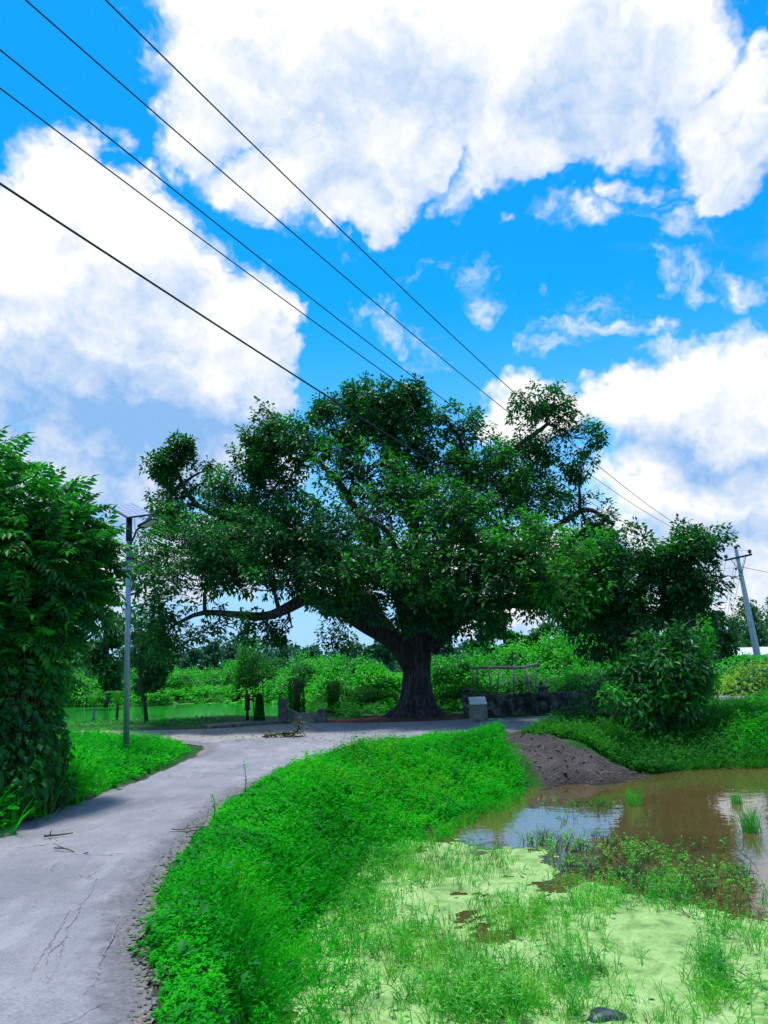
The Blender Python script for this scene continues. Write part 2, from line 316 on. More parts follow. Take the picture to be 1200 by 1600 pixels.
def blades(a, Pt, D, L, W, bend=.35, mi=0):
    N = len(Pt); D = nrm(D); s = nrm(np.cross(D, rng.normal(size=(N, 3)))); L = np.broadcast_to(L, N)[:, None]; W = np.broadcast_to(W, N)[:, None]
    h = nrm(D*np.array([1, 1, 0])+rng.normal(0, .3, (N, 3))*np.array([1, 1, 0])); B = rng.uniform(.3, 1, (N, 1))*bend
    m = Pt+D*L*.5+h*L*B*.2; t = Pt+D*L*(1-.15*B)+h*L*B*.9+np.array([0, 0, -1.])*L*B*.35
    V = np.stack([Pt-s*W/2, Pt+s*W/2, m-s*W*.42, m+s*W*.42, t], 1).reshape(-1, 3)
    f = np.array([[0, 1, 3], [0, 3, 2], [2, 3, 4]]); a.add(V, (np.arange(N)[:, None, None]*5+f).reshape(-1, 3), mi)
def twigs(a, A, B, ra, rb, sag=0., mi=0):
    N = len(A); Mi = (A+B)/2+np.array([0, 0, 1.])*sag; d = nrm(B-A); u = nrm(np.cross(d, [0.31, .2, .9])); w = np.cross(d, u)
    ring = []
    for Pq, r in ((A, ra), (Mi, (ra+rb)/2), (B, rb)):
        for k in range(3):
            t = k*2.0944; ring.append(Pq+(u*math.cos(t)+w*math.sin(t))*r)
    V = np.stack(ring, 1).reshape(-1, 3); f = []
    for lv in (0, 3):
        for k in range(3): k2 = (k+1) % 3; f += [[lv+k, lv+k2, lv+3+k2], [lv+k, lv+3+k2, lv+3+k]]
    a.add(V, (np.arange(N)[:, None, None]*9+np.array(f)).reshape(-1, 3), mi)
def tube(a, pts, rad, sides=8, mi=0, rfun=None, cap=True):
    pts = np.array(pts, float); n = len(pts); rad = np.broadcast_to(rad, n); T = nrm(np.gradient(pts, axis=0))
    u = nrm(np.cross(T[0], [.17, .93, .31])); V = []
    for i in range(n):
        u = u-T[i]*np.dot(u, T[i]); u = u/np.linalg.norm(u); w = np.cross(T[i], u)
        for k in range(sides):
            t = 2*math.pi*k/sides; r = rad[i]*(rfun(t, i) if rfun else 1); V.append(pts[i]+(u*math.cos(t)+w*math.sin(t))*r)
    F = []
    for i in range(n-1):
        for k in range(sides):
            p, q = i*sides+k, i*sides+(k+1) % sides; F += [[p, q, q+sides], [p, q+sides, p+sides]]
    if cap:
        V += [pts[0], pts[-1]]; c0, c1 = n*sides, n*sides+1
        for k in range(sides): F += [[c0, (k+1) % sides, k], [c1, (n-1)*sides+k, (n-1)*sides+(k+1) % sides]]
    a.add(V, F, mi)
def spline(pts, n):
    pts = np.array(pts, float); k = len(pts); t = np.linspace(0, k-1, n); i = np.clip(t.astype(int), 0, k-2); f = (t-i)[:, None]
    p0 = pts[np.maximum(i-1, 0)]; p1 = pts[i]; p2 = pts[i+1]; p3 = pts[np.minimum(i+2, k-1)]
    return .5*((2*p1)+(-p0+p2)*f+(2*p0-5*p1+4*p2-p3)*f*f+(-p0+3*p1-3*p2+p3)*f**3)
def box(a, c, s, M3=None, mi=0, taper=1., bev=0.012):
    # box with chamfered vertical and top edges
    x, y, z = np.array(s)/2; b = min(bev, x*.4, y*.4, z*.4)
    def ring(zz, ix, iy, e): return [[ix-e, iy, zz], [ix, iy-e, zz], [ix, -iy+e, zz], [ix-e, -iy, zz], [-ix+e, -iy, zz], [-ix, -iy+e, zz], [-ix, iy-e, zz], [-ix+e, iy, zz]]
    R_ = [ring(-z, x-b, y-b, b*.5), ring(-z+b, x, y, b), ring(z-b, x*taper, y*taper, b), ring(z, x*taper-b, y*taper-b, b*.5)]
    V = np.array(sum(R_, [])+[[0, 0, -z], [0, 0, z]]); F = []
    for l in range(3):
        for k in range(8): k2 = (k+1) % 8; p = l*8; F += [[p+k2, p+k, p+8+k], [p+k2, p+8+k, p+8+k2]]
    for k in range(8): k2 = (k+1) % 8; F += [[32, k, k2], [33, 24+k2, 24+k]]
    if M3 is not None: V = V@np.array(M3).T
    a.add(V+np.array(c), F, mi)
def rot(axis, ang): return np.array(Matrix.Rotation(ang, 3, axis))
def sn(Pt, freq, seed):                                         # smooth pseudo noise in about -1..1
    r = np.random.default_rng(seed); o = 0
    for k in range(6):
        d = r.normal(size=3); d /= np.linalg.norm(d); f = freq*r.uniform(.6, 1.7); o = o+np.sin(Pt@d*f+r.uniform(0, 6.28))
    return o/3.
# ------------------------------------------------------------------ plan of the ground
def sd(poly, X, Y):                                             # signed distance, negative inside
    poly = np.array(poly, float); d = np.full(X.shape, 1e9); ins = np.zeros(X.shape, bool); n = len(poly)
    for i in range(n):
        a, b = poly[i], poly[(i+1) % n]; e = b-a; wx, wy = X-a[0], Y-a[1]
        t = np.clip((wx*e[0]+wy*e[1])/(e@e), 0, 1); d = np.minimum(d, np.hypot(wx-e[0]*t, wy-e[1]*t))
        c = ((a[1] > Y) != (b[1] > Y)) & (X < (b[0]-a[0])*(Y-a[1])/(b[1]-a[1]+1e-12)+a[0]); ins ^= c
    return np.where(ins, -d, d)
def smooth_poly(p, n): 
    q = spline(list(p)+[p[0]], n); return q[:-1]
INNER = [(-.6, -3), (-1.0, 1), (-1.19, 4.05), (-1.57, 5.2), (-1.86, 6.69), (-2.02, 8.71), (-2.0, 11), (-1.5, 13.4), (-.5, 15.6), (.8, 17.1), (2.6, 18.3), (4.3, 20.3), (8, 22.4), (12, 26), (14.4, 30.7), (16.3, 39.5), (20, 55)]
OUTER = [(17.5, 57), (13.9, 41), (12, 32.5), (10.2, 28), (7.5, 25.2), (4.9, 23.5), (2.2, 22.9), (.8, 22.7), (-.6, 22.9), (-1.8, 23.3), (-3.3, 23.3), (-4.93, 22.4), (-7.7, 22.6), (-12, 24.3), (-20, 27), (-20, 25), (-12, 22.6), (-7.4, 20.5), (-4.7, 18.2), (-3.85, 16.4), (-3.9, 12.76), (-4.08, 10.64), (-4.36, 8.99), (-4.7, 5), (-4.8, 0), (-4.8, -3)]
ROAD = np.concatenate([spline(INNER, 90), spline(OUTER, 140)])
POND = smooth_poly([(30, 3), (16, 2.6), (6, 2.6), (.6, 2.8), (-.75, 4), (-.85, 5.56), (-.85, 7.42), (-.42, 9.89), (.85, 12), (2.2, 14.2), (4.0, 14.9), (5.0, 15.5), (5.6, 16.4), (7.8, 16.7), (14, 17.6), (30, 19)], 120)
FPOND = smooth_poly([(-40, 49), (-19, 49.1), (-6.3, 46), (-3.2, 41), (-3.0, 34), (-3.5, 29), (-5, 27.6), (-9.3, 27.6), (-16, 27.0), (-40, 27)], 90)
WZ, FZ = -.65, -.40
MUD = [G(x, y, z)[:2] for x, y, z in [(760,1150,0),(800,1144,0),(850,1150,-.05),(885,1172,-.2),(950,1188,-.4),(1012,1206,-.6),(1000,1222,-.66),(930,1228,-.66),(860,1238,-.66),(850,1212,-.5),(815,1180,-.25)]]
def ss(x, a, b): t = np.clip((x-a)/(b-a), 0, 1); return t*t*(3-2*t)
def hfun(X, Y):
    X = np.asarray(X, float); Y = np.asarray(Y, float)
    r = sd(ROAD, X, Y); p = sd(POND, X, Y); f = sd(FPOND, X, Y); Pt = np.stack([X, Y, 0*X], -1)
    t = np.clip(p/(np.maximum(p, 0)+np.maximum(r-.25, 0)+1e-6), 0, 1); t = np.maximum(t, np.clip(p/3.2, 0, 1))
    t = 1-(1-t)**1.7
    h = np.where(p > 0, WZ*(1-ss(t, 0, 1)), WZ-np.minimum(.35, -p*.35))
    off = ss(r, .1, .9)
    h = h+off*np.where(p > 0, 1, 0)*(.04*sn(Pt, 2.3, 3)+.02*sn(Pt, 7., 4)+.05*np.clip(t-.3, 0, 1))
    hf = np.where(f > 0, FZ*(1-ss(f, 0, 1.1)), FZ-np.minimum(.3, -f*.3)); h = np.where(f < 1.2, np.minimum(h, hf), h)
    h = np.where(r < .12, -.035, h)
    mk = ss(sd(MUD, X, Y), .3, -.25); h = h+mk*1.6*(.05*sn(Pt*[1, .5, 1], 5., 81)+.05*np.abs(sn(Pt, 13., 82))+.03*np.abs(sn(Pt, 26., 83))-.03)*(r > .12)
    far = ss(np.hypot(X, Y-15), 30, 90)*(Y > 0); h = h+far*.25*sn(Pt, .06, 9)*(f > 3)
    return h
def strech(core, far, n): 
    return np.concatenate([core, core[-1]+(far-core[-1])*(np.linspace(0, 1, n)[1:]**2.5)])
xs = strech(np.arange(-12, 20, .13), 900, 26); xs = np.concatenate([-strech(np.array([12.]), 900, 22)[::-1][:-1], xs])
ys = np.concatenate([[-60, -30, -15, -8, -4, -1], strech(np.arange(1, 33, .13), 1500, 40)])
X, Y = np.meshgrid(xs, ys); Zg = hfun(X, Y); nx, ny = len(xs), len(ys)
def gridF(nx, ny):
    i = np.arange(nx-1)[None, :]+np.arange(ny-1)[:, None]*nx; i = i.ravel(); return np.stack([i, i+1, i+nx+1], 1), np.stack([i, i+nx+1, i+nx], 1)
A = Acc(); fa, fb = gridF(nx, ny); A.add(np.stack([X, Y, Zg], -1), np.stack([fa, fb], 1)); ground = build('ground', A, M['ground'], smooth=True)
tag(ground, kind='structure')
def mudf(X, Y): return np.maximum(.55-sd(MUD, X, Y)*1.0, 0.9-np.abs(sd(POND, X, Y))*5.)
at = ground.data.attributes.new('mud', 'FLOAT', 'POINT'); rdd = sd(ROAD, X, Y)
tr = .9-np.maximum(rdd, 0)*2.2; tr = np.where((Y > 19) & (X < 3), tr, .75-np.maximum(rdd, 0)*3.5)
tr = np.where((Y > 14) & (Y < 19) & (X > 2.8), tr*.0, tr); at.data.foreach_set('value', np.clip(np.maximum(mudf(X, Y), tr), 0, 1).ravel().astype(np.float32))
at = ground.data.attributes.new('red', 'FLOAT', 'POINT'); q = 1.25-np.hypot((X-0)/3.2, (Y-23.5)/1.3); at.data.foreach_set('value', np.clip(q, 0, 1).ravel().astype(np.float32))

# road sheet with a ragged edge
def sheet(name, poly, x0, x1, y0, y1, st, z, m, jag=.1, attrs=None, extra=None, lift=None, fl=1.):
    gx = np.arange(x0, x1, st); gy = np.arange(y0, y1, st); X, Y = np.meshgrid(gx, gy); Pt = np.stack([X, Y, 0*X], -1)
    d = sd(poly, X, Y); dj = d+jag*(sn(Pt, 3.*fl, 21)*.5+sn(Pt, 9.*fl, 22)*.35+sn(Pt, 24.*fl, 23)*.2)
    if extra is not None: dj = extra(X, Y, dj)
    keep = (dj[:-1, :-1]+dj[1:, 1:])/2 < 0; keep = keep.ravel()
    Zz = np.full(X.shape, z) if lift is None else z+lift(X, Y, d)
    fa, fb = gridF(len(gx), len(gy)); F = np.concatenate([fa[keep], fb[keep]]); V = np.stack([X, Y, Zz], -1).reshape(-1, 3)
    used = np.unique(F); mp = np.zeros(len(V), int); mp[used] = np.arange(len(used))
    A = Acc(); A.add(V[used], mp[F]); o = build(name, A, m, smooth=True)
    for k, fn in (attrs or {}).items():
        at = o.data.attributes.new(k, 'FLOAT', 'POINT'); at.data.foreach_set('value', fn(X, Y, d).ravel()[used].astype(np.float32))
    return o
def rlift(X, Y, d): return -.03*ss(d, -.35, .02)+.008*sn(np.stack([X, Y, 0*X], -1), 1.2, 31)
road = sheet('road', ROAD, -20, 20, -2, 57, .055, .012, M['road'], .10,
             {'edge': lambda X, Y, d: np.clip(-d/.9, 0, 1)+np.where((Y < 15) & (X < -2.6), .35, 0), 'dust': lambda X, Y, d: np.clip(np.maximum(.85*ss(Y, 17, 20)*(1-ss(X, -3., -.3)), .35*ss(Y, 19.5, 22)), 0, 1)}, lift=rlift)
tag(road, kind='structure')
pond = sheet('pond', smooth_poly(POND, 121), -2, 30, 2, 20, .25, WZ, M['pond'], 0, extra=lambda X, Y, d: d-.6); tag(pond, kind='structure')
fp = sheet('far_pond', FPOND, -41, 0, 25, 51, .5, FZ, M['farpond'], 0, extra=lambda X, Y, d: d-.7); tag(fp, kind='structure')
E_ = [(x, y) for x, y in spline([(-24, 49.3), (-19, 49.1), (-12.5, 47.7), (-6.6, 46.2), (-3.6, 41.5)], 60)]; Sc = E_+[(x-.1, y-.55) for x, y in E_][::-1]
scum = sheet('pond_scum', Sc, -25, -2, 40, 50, .12, FZ+.01, M['duckweed'], .25, fl=.3); tag(scum, 'pale line of floating scum along the far shore of the green pond', 'pond scum', kind='stuff')
DW = [G(x, y, WZ)[:2] for x, y in [(380, 1700), (400, 1450), (520, 1345), (620, 1312), (740, 1322), (835, 1335), (880, 1372), (960, 1392), (1080, 1412), (1210, 1440), (1500, 1480), (1700, 1900), (900, 1950)]]
def dwx(X, Y, dj):
    Pt = np.stack([X, Y, 0*X], -1); hole = sn(Pt, 2.2, 51)+.7*sn(Pt, 6., 52)+.5*sn(Pt, 15., 54)+.45*sn(Pt, 38., 55); dj = dj+.14*sn(Pt, 11., 56)+.10*sn(Pt, 27., 57)+.05*sn(Pt, 55., 58); near = np.exp(-np.maximum(-dj, 0)/.5)
    return np.maximum(dj, np.where(hole > 1.6-1.3*near, .02, -1))
dw = sheet('duckweed', DW, -1.8, 9, 2.6, 12.5, .035, WZ+.005, M['duckweed'], .34, extra=dwx, fl=.8); tag(dw, 'bright yellow green duckweed floating in a thick mat on the near pond', 'duckweed', kind='stuff')

# road cracks: thin dark recesses filled with dirt
for pts in ([(150,1372),(140,1395),(128,1412),(115,1435),(104,1452),(98,1470),(84,1485),(74,1500),(68,1530),(52,1560),(44,1590)],
            [(112,1420),(100,1440),(88,1462),(78,1478),(66,1490),(58,1512),(48,1530),(30,1545)],
            [(186,1425),(176,1460),(160,1500),(150,1530),(128,1560)],
            [(98,1470),(92,1510),(70,1550),(66,1585)]):
    w = spline([G(x+random.uniform(-3, 3), y, .018) for x, y in pts], 60); w[:, :2] += rng.normal(0, .006, (60, 2))
    d = nrm(np.gradient(w, axis=0)); s = np.cross(d, [0, 0, 1.]); wd = (.0012+.0048*rng.random(60)*np.sin(np.linspace(.1, 3.05, 60)))[:, None]
    w[:, 2] = .0225
    A = Acc(); V = np.stack([w-s*wd, w+s*wd], 1).reshape(-1, 3); F = []
    for i in range(59): F += [[2*i, 2*i+1, 2*i+3], [2*i, 2*i+3, 2*i+2]]
    A.add(V, F); c = build('crack', A, M['crackdirt'] if 'crackdirt' in M else M.setdefault('crackdirt', plainmat('crack_dirt', (.09, .088, .10), (.26, .255, .275), 14., .95, 0)), road)
# ------------------------------------------------------------------ big fig tree
TX, TY = .85, 24.35
fig = thing('fig_tree', 'huge spreading dark green fig tree with thick ridged trunk at the road bend', 'tree', (TX, TY, 0))
A = Acc()
tp = np.array([P(652, 1128, TY), P(652, 1100, TY), P(651, 1060, TY), P(652, 1030, TY), P(650, 1000, TY), P(655, 965, TY), P(668, 920, TY)])
tp[0][2] = -.25
tpts = spline(tp, 60); zz = tpts[:, 2]
trad = np.interp(zz, [-.3, 0, .2, .45, .9, 1.5, 2.2, 2.8, 4.2], [1.0, .86, .64, .49, .41, .38, .42, .46, .32])
ph = [random.uniform(0, 6.28) for _ in range(8)]
def bark_r(t, i):
    z = zz[i]; fl = math.exp(-max(z, 0)/.55)
    return 1+fl*(.13*math.sin(7*t+ph[0])+.12*abs(math.sin(9*t+ph[1]+z*.5))+.05*math.sin(23*t+ph[5]))+.06*abs(math.sin(6*t+ph[2]+z*.8))+.05*abs(math.sin(11*t+ph[3]-z*.9))-.05*abs(math.sin(14*t+ph[4]+z*.7))+.02*math.sin(31*t+z*2)
tube(A, tpts, trad, 160, rfun=bark_r)
build('trunk', A, M['bark'], fig, True)
def L3(lst): return np.array([P(x, y, TY+dy) for x, y, dy in lst])
LIMBS = [  # (points px, py, depth offset), start radius, end radius
 ([(645,1035,0),(615,1000,-.3),(570,975,-.8),(530,950,-1.2),(490,938,-1.5),(455,955,-1.8),(415,966,-2.0),(370,962,-2.2),(320,958,-2.4),(280,975,-2.6)], .40, .04),
 ([(640,1020,0),(600,980,.3),(560,920,.8),(510,860,1.2),(450,820,1.5),(380,820,1.8),(300,780,2.),(280,730,2.)], .34, .05),
 ([(650,1010,0),(630,950,-.6),(600,880,-.4),(560,800,.2),(520,740,.2),(470,690,-.2)], .34, .05),
 ([(655,1000,0),(660,920,.2),(650,840,.2),(640,770,.2),(620,700,.1),(600,640,0)], .36, .06),
 ([(665,980,0),(690,900,.4),(710,830,.8),(730,760,1.),(790,720,1.2),(850,660,1.2)], .32, .06),
 ([(670,1010,0),(705,975,-.3),(740,950,-.8),(790,935,-1.4),(840,940,-1.8),(900,915,-2.4),(960,900,-3.),(1030,880,-3.6),(1070,860,-3.8)], .36, .05),
 ([(668,1000,0),(720,940,.8),(780,880,1.4),(850,830,2.),(920,800,2.4),(960,820,2.6)], .28, .05),
 ([(650,1000,0),(640,940,-1.6),(620,880,-2.2),(600,830,-3.0),(560,800,-3.6)], .18, .04),
 ([(660,1000,0),(690,940,-1.6),(730,890,-2.2),(790,850,-3.0),(820,880,-3.6)], .18, .04),
 ([(655,1000,0),(640,930,1.8),(600,860,3.2),(560,820,4.6)], .28, .06),
 ([(660,1000,0),(700,930,1.8),(760,850,3.2),(820,820,4.8)], .28, .06),
 ([(560,920,.8),(500,900,.2),(430,880,-.6),(350,880,-1.2),(280,890,-1.6)], .16, .04),
 ([(650,840,.2),(620,760,.6),(650,690,.8),(660,620,.8)], .12, .04),
 ([(730,760,1.),(720,700,.6),(700,660,.4)], .10, .04),
]
A = Acc(); nodes = []
for pts, r0, r1 in LIMBS:
    n = 26; c = spline(L3(pts), n); tt = np.linspace(0, 1, n); c += .10*np.stack([sn(c, 2.2, 1), sn(c, 2.2, 2), sn(c, 2.2, 3)], -1)*np.minimum(tt*3, 1)[:, None]
    rr = r0+(r1-r0)*tt**.7; tube(A, c, rr, 12, rfun=lambda t, i: 1+.08*math.sin(5*t+i*.25)); nodes.append(np.c_[c, rr][3:])
nodes = np.concatenate(nodes)
# crown masses: px, py, rx, ry (photo pixels), depth offset, depth radius (m), density
CR = [(600,645,72,46,0,1.4,1.1),(575,622,50,26,.3,1.,1),(635,622,34,26,.2,.9,1),(540,675,62,45,-.4,1.5,1.1),(470,690,62,52,-1.4,1.3,.9),(430,650+60,30,35,-1.2,.8,.7),(655,632,20,26,.2,.6,.8),(560,740,95,60,-1.2,2,1),(650,700,60,45,.4,1.5,.8),(610,790,90,60,-1.8,2,1),
 (722,672,55,38,.6,1.2,.75),(745,730,70,52,.2,1.8,1),(850,640,48,38,1.,1.2,.95),(885,690,50,44,1.2,1.3,1),(825,705,52,40,1.,1.4,.85),(905,735,28,20,1.2,.8,.7),(800,780,85,60,.6,2,1),(700,800,70,60,-2.4,1.6,1),
 (880,800,50,35,2.,1.4,.7),(915,820,48,40,2.2,1.4,1),(945,850,40,35,2.2,1.3,.9),
 (287,725,34,38,2,.9,1.1),(297,698,20,16,2,.5,.9),(330,735,24,18,1.8,.5,.8),(345,775,40,26,1.2,.9,.8),(395,735,34,26,.2,.9,.8),(412,700,26,30,-.4,.8,.8),(262,800,34,30,1.,.8,.9),(505,640,34,24,-.2,.9,.9),(690,650,26,20,.4,.7,.6),(272,772,42,38,1.9,1.,.9),(320,755,30,22,1.8,.8,.8),(250,800,36,30,1.8,1.,.8),
 (370,790,70,48,.6,1.6,1),(290,845,75,55,0,1.6,1),(440,770,62,50,-.4,1.6,.95),(470,830,90,60,-1.6,2,1),(380,850,80,60,-2,1.8,1),(250,890,55,60,-1.2,1.5,1),(320,905,80,48,-2.2,1.5,1),(420,900,80,40,-2.4,1.5,.95),
 (520,880,75,55,-2.2,1.7,1),(590,900,80,55,-3,1.7,1),(560,950,70,35,-2.6,1.2,.9),(265,965,50,38,-2.4,1.2,.5),(345,975,45,22,-2.4,.9,.3),(420,980,34,18,-2.2,.5,.18),(455,985,16,26,-1.8,.4,.2),(520,985,26,22,1.5,.6,.3),
 (670,880,75,60,-3.2,1.6,1),(660,950,60,35,-3,1.1,.9),(745,900,80,60,-3.6,1.7,1),(740,955,60,28,-2.8,1.,.8),(760,985,40,22,-1.6,.8,.45),(820,860,85,55,-3.8,1.6,1),(850,915,80,42,-4.,1.4,1),(900,870,60,50,-3,1.5,1),
 (960,880,55,45,-3.4,1.4,1),(1000,870,45,38,-3.6,1.2,.95),(940,930,60,38,-3.2,1.3,.9),(975,935,40,30,-3.4,1.1,.8),(1070,860,40,36,-3.9,1.1,1),(1080,905,38,30,-3.9,1.,1),(1070,915,34,24,-3.7,.9,.8),(1030,865,34,28,-3.6,.9,.9),(985,862,55,34,-3.4,1.1,1),(1040,885,40,40,-3.7,1.,1),(1080,845,38,26,-3.9,.9,1),(1050,945,40,24,-3.6,.8,.7),(880,960,60,28,-1.,1.2,.8),(800,968,36,18,-1.,.8,.6),(965,960,50,30,-2.6,1.,.8),(232,905,30,50,-1.2,1.,.8),(262,735,24,26,2,.7,.9),(305,760,34,26,2,.8,.9),(430,665,36,28,-1.,.9,.9),(920,850,44,36,1.,1.,.9),(255,1000,36,26,-2.,.8,.5),
 (600,860,120,90,4.5,2,.7),(760,820,100,70,4.5,2,.5),(480,850,100,70,4.,2,.6),(660,740,100,60,3,1.8,.6),(400,840,70,60,3.,1.6,.5),(860,860,60,50,4.,1.6,.55),(680,930,60,40,4,1.4,.5),(560,930,80,35,4,1.4,.5),(930,980,50,30,0,1.2,.5),(235,960,28,45,-1.8,1.,.7)]
CP, CN, YG, src = [], [], [], []
for (px, py, rx, ry, dy, rz, den) in CR:
    y = TY+dy; c = P(px, py, y); a = np.array([rx*y/1200, rz, ry*y/1200]); n = int(den*32*(a[0]*a[1]*a[2])**.55*4.1)+16
    d = nrm(rng.normal(size=(n, 3))); q = c+d*a*(rng.random((n, 1))**.45)*(1+.16*sn(d*2, 2.5, int(px+py)))[:, None]
    q = q+.26*np.stack([sn(q, 1.5, 91), sn(q, 1.5, 92), .8*sn(q, 1.5, 93)], -1)+.16*np.stack([sn(q, 4., 94), sn(q, 4., 95), sn(q, 4., 96)], -1)
    k = (sn(q, 2.1, 77)+.6*sn(q, 4.6, 78)) > -.34-.1*(den-1)-rng.random(n)*.25
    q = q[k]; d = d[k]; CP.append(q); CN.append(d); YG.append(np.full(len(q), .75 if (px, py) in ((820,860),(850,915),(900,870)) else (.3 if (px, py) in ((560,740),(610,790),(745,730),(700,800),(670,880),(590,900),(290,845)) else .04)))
    near = nodes[np.argsort(np.linalg.norm(nodes[:, :3]-c, axis=1))[:1]][0]
    if near[0]+near[1] < 1e6:
        cc = spline([near[:3], near[:3]*.5+c*.5+np.array([0, 0, .12]), c+a*rng.uniform(-.2, .2, 3)], 8); tube(A, cc, np.linspace(min(.08, near[3]), .012, 8), 5)
    j = rng.random(len(q))[:, None]; base = near[:3]*(1-.55-.35*j)+c*(.55+.35*j); src.append(base+rng.normal(0, .12, base.shape))
CP = np.concatenate(CP); CN = np.concatenate(CN); YG = np.concatenate(YG); src = np.concatenate(src)
sub = rng.random(len(CP)) < .55; d_ = CP-src; Ld = np.linalg.norm(d_, axis=1); st = CP-d_*(np.minimum(1, .9/np.maximum(Ld, .01)))[:, None]
twigs(A, st[sub], CP[sub], .016, .006, .04)
M['limb'] = plainmat('dark_limb_bark', (.010, .009, .011), (.055, .048, .046), 5., .95, .03, 14.)
build('branches', A, M['bark'], fig, True)
K = 17; N = len(CP); base = np.repeat(CP, K, 0); outw = np.repeat(CN, K, 0)
dr = nrm(rng.normal(size=(N*K, 3))*np.array([1, 1, .7])+outw*.5+np.array([0, 0, -.15])); sz = rng.uniform(.11, .185, N*K)
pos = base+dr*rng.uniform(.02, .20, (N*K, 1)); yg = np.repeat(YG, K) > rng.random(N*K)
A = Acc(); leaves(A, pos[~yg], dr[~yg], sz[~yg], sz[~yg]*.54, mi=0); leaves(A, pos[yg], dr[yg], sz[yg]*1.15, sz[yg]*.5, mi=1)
print('fig leaves', N*K)
cr = build('crown', A, [M['ficus'], M['ficus_lit']], fig); cr['kind'] = 'stuff'

# ------------------------------------------------------------------ generic leafy things
def dome_bush(name, label, cat, x, y, rx, ry, h, n, m, ls=.16, group=None, seed=1, z0=None, core=.82, coremat=None, inner=False, lump=.22):
    z0 = float(hfun(np.array([x]), np.array([y]))[0]) if z0 is None else z0
    t = thing(name, label, cat, (x, y, z0), group)
    c = np.array([x, y, z0]); A = Acc()
    u, v = 26, 12; tt, pp = np.meshgrid(np.linspace(0, 2*np.pi, u, endpoint=False), np.linspace(-.15, np.pi/2, v)); d = np.stack([np.cos(tt)*np.cos(pp), np.sin(tt)*np.cos(pp), np.sin(pp)], -1).reshape(-1, 3)
    def rad(d, k): q = d*np.array([rx, ry, h]); return 1+lump*sn(q, 2.2/max(.6, rx**.5), seed)+lump*.5*sn(q, 5., seed+1)
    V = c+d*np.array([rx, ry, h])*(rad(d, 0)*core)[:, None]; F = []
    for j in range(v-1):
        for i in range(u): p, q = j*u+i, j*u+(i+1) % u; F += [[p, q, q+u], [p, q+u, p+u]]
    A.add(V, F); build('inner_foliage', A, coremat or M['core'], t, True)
    d = nrm(rng.normal(size=(n, 3))*np.array([1, 1, 1])); d[:, 2] = np.abs(d[:, 2])-.12; d = nrm(d)
    q = c+d*np.array([rx, ry, h])*(rad(d, 0)*rng.uniform(core*.97, 1.08, n))[:, None]
    q[:, 2] = np.maximum(q[:, 2], z0+.03)
    dr = nrm(rng.normal(0, 1, (n, 3))+d*.6+np.array([0, 0, -.1])); s = rng.uniform(.7, 1.25, n)*ls
    A = Acc(); leaves(A, q, dr, s, s*.62, droop=.3); f = build('foliage', A, m, t); f['kind'] = 'stuff'
    return t
# left roadside thicket: shrub tree with compound leaves
LB = [(45,785,60,36,10.2,.6),(95,815,45,34,10.3,.5),(-10,740,30,36,10.,.4),(110,865,42,45,10.4,.6),(40,870,80,65,10.,.9),(118,935,36,45,10.4,.5),(60,950,75,50,10.2,.8),(10,980,70,70,9.8,.8),(30,1040,50,50,10.,.7),(-60,870,80,100,9.6,.8),(-60,1010,70,110,9.6,.8),(146,850,16,16,10.6,.3),(150,905,14,30,10.7,.3),(70,905,50,50,10.9,.5)]
sh = thing('shrub_tree', 'tall leafy shrub tree with feathery compound leaves beside the solar lamp', 'tree', (-5.2, 10.3, 0))
A = Acc()
for k, (tx, ty, px, py) in enumerate([(-5.2,10.3,60,800),(-5.4,10.1,10,760),(-4.9,10.4,130,850),(-5.6,10.4,-60,850),(-5.0,10.2,90,930)]):
    e = P(px, py, ty); tube(A, spline([(tx, ty, -.1), (tx+.1*k-.2, ty, .9), (np.array([tx, ty, 1.6])+e)/2, e], 12), np.linspace(.07, .02, 12), 7)
build('trunk', A, M['twig'], sh, True)
fr = Acc(); nl = 5; t = np.linspace(.16, .92, nl)
rp = np.stack([t*.36, 0*t, .03-.10*t**2], -1)
for s in (-1, 1): leaves(fr, rp, np.stack([.55+0*t, s*np.ones(nl), -.35+0*t], -1), (.155*np.sin(.5+t*2.2)), .058, roll=np.full(nl, s*.2), droop=.25)
leaves(fr, rp[-1:]+[[.02, 0, 0]], np.array([[1, 0, -.5]]), .13, .045, roll=np.zeros(1))
tube(fr, np.stack([np.linspace(0, .34, 4), np.zeros(4), .03-.10*np.linspace(0, .95, 4)**2], -1), .0035, 3, cap=False)
fm = fr.mesh('leaf', [M['shrub']]); fm2 = fr.mesh('leaf', [M['shrub_lit']])
FV = np.concatenate(fr.v); FF = np.concatenate(fr.f)
fp_, fd = [], []
for (px, py, rx, ry, y, rz) in LB:
    c = P(px, py, y); a = np.array([rx*y/1200, rz, ry*y/1200]); n = int(440*(a[0]*a[1]*a[2])**.6)+12
    d = nrm(rng.normal(size=(n, 3))); fp_.append(c+d*a*rng.random((n, 1))**.4); fd.append(d)
fp_ = np.concatenate(fp_); fd = np.concatenate(fd)
def frame(dx, roll):
    x = Vector(dx).normalized(); z = Vector((0, 0, 1)); y = z.cross(x).normalized(); z = x.cross(y); m = Matrix((x, y, z)).transposed().to_4x4(); return m@Matrix.Rotation(roll, 4, 'X')
vis = np.where((fp_[:, 1] < 10.4) & (fp_[:, 0] > -5.6) & (fd[:, 1] < .2))[0]; rng.shuffle(vis); pick = set(vis[:230].tolist()); A = Acc()
mats3 = []
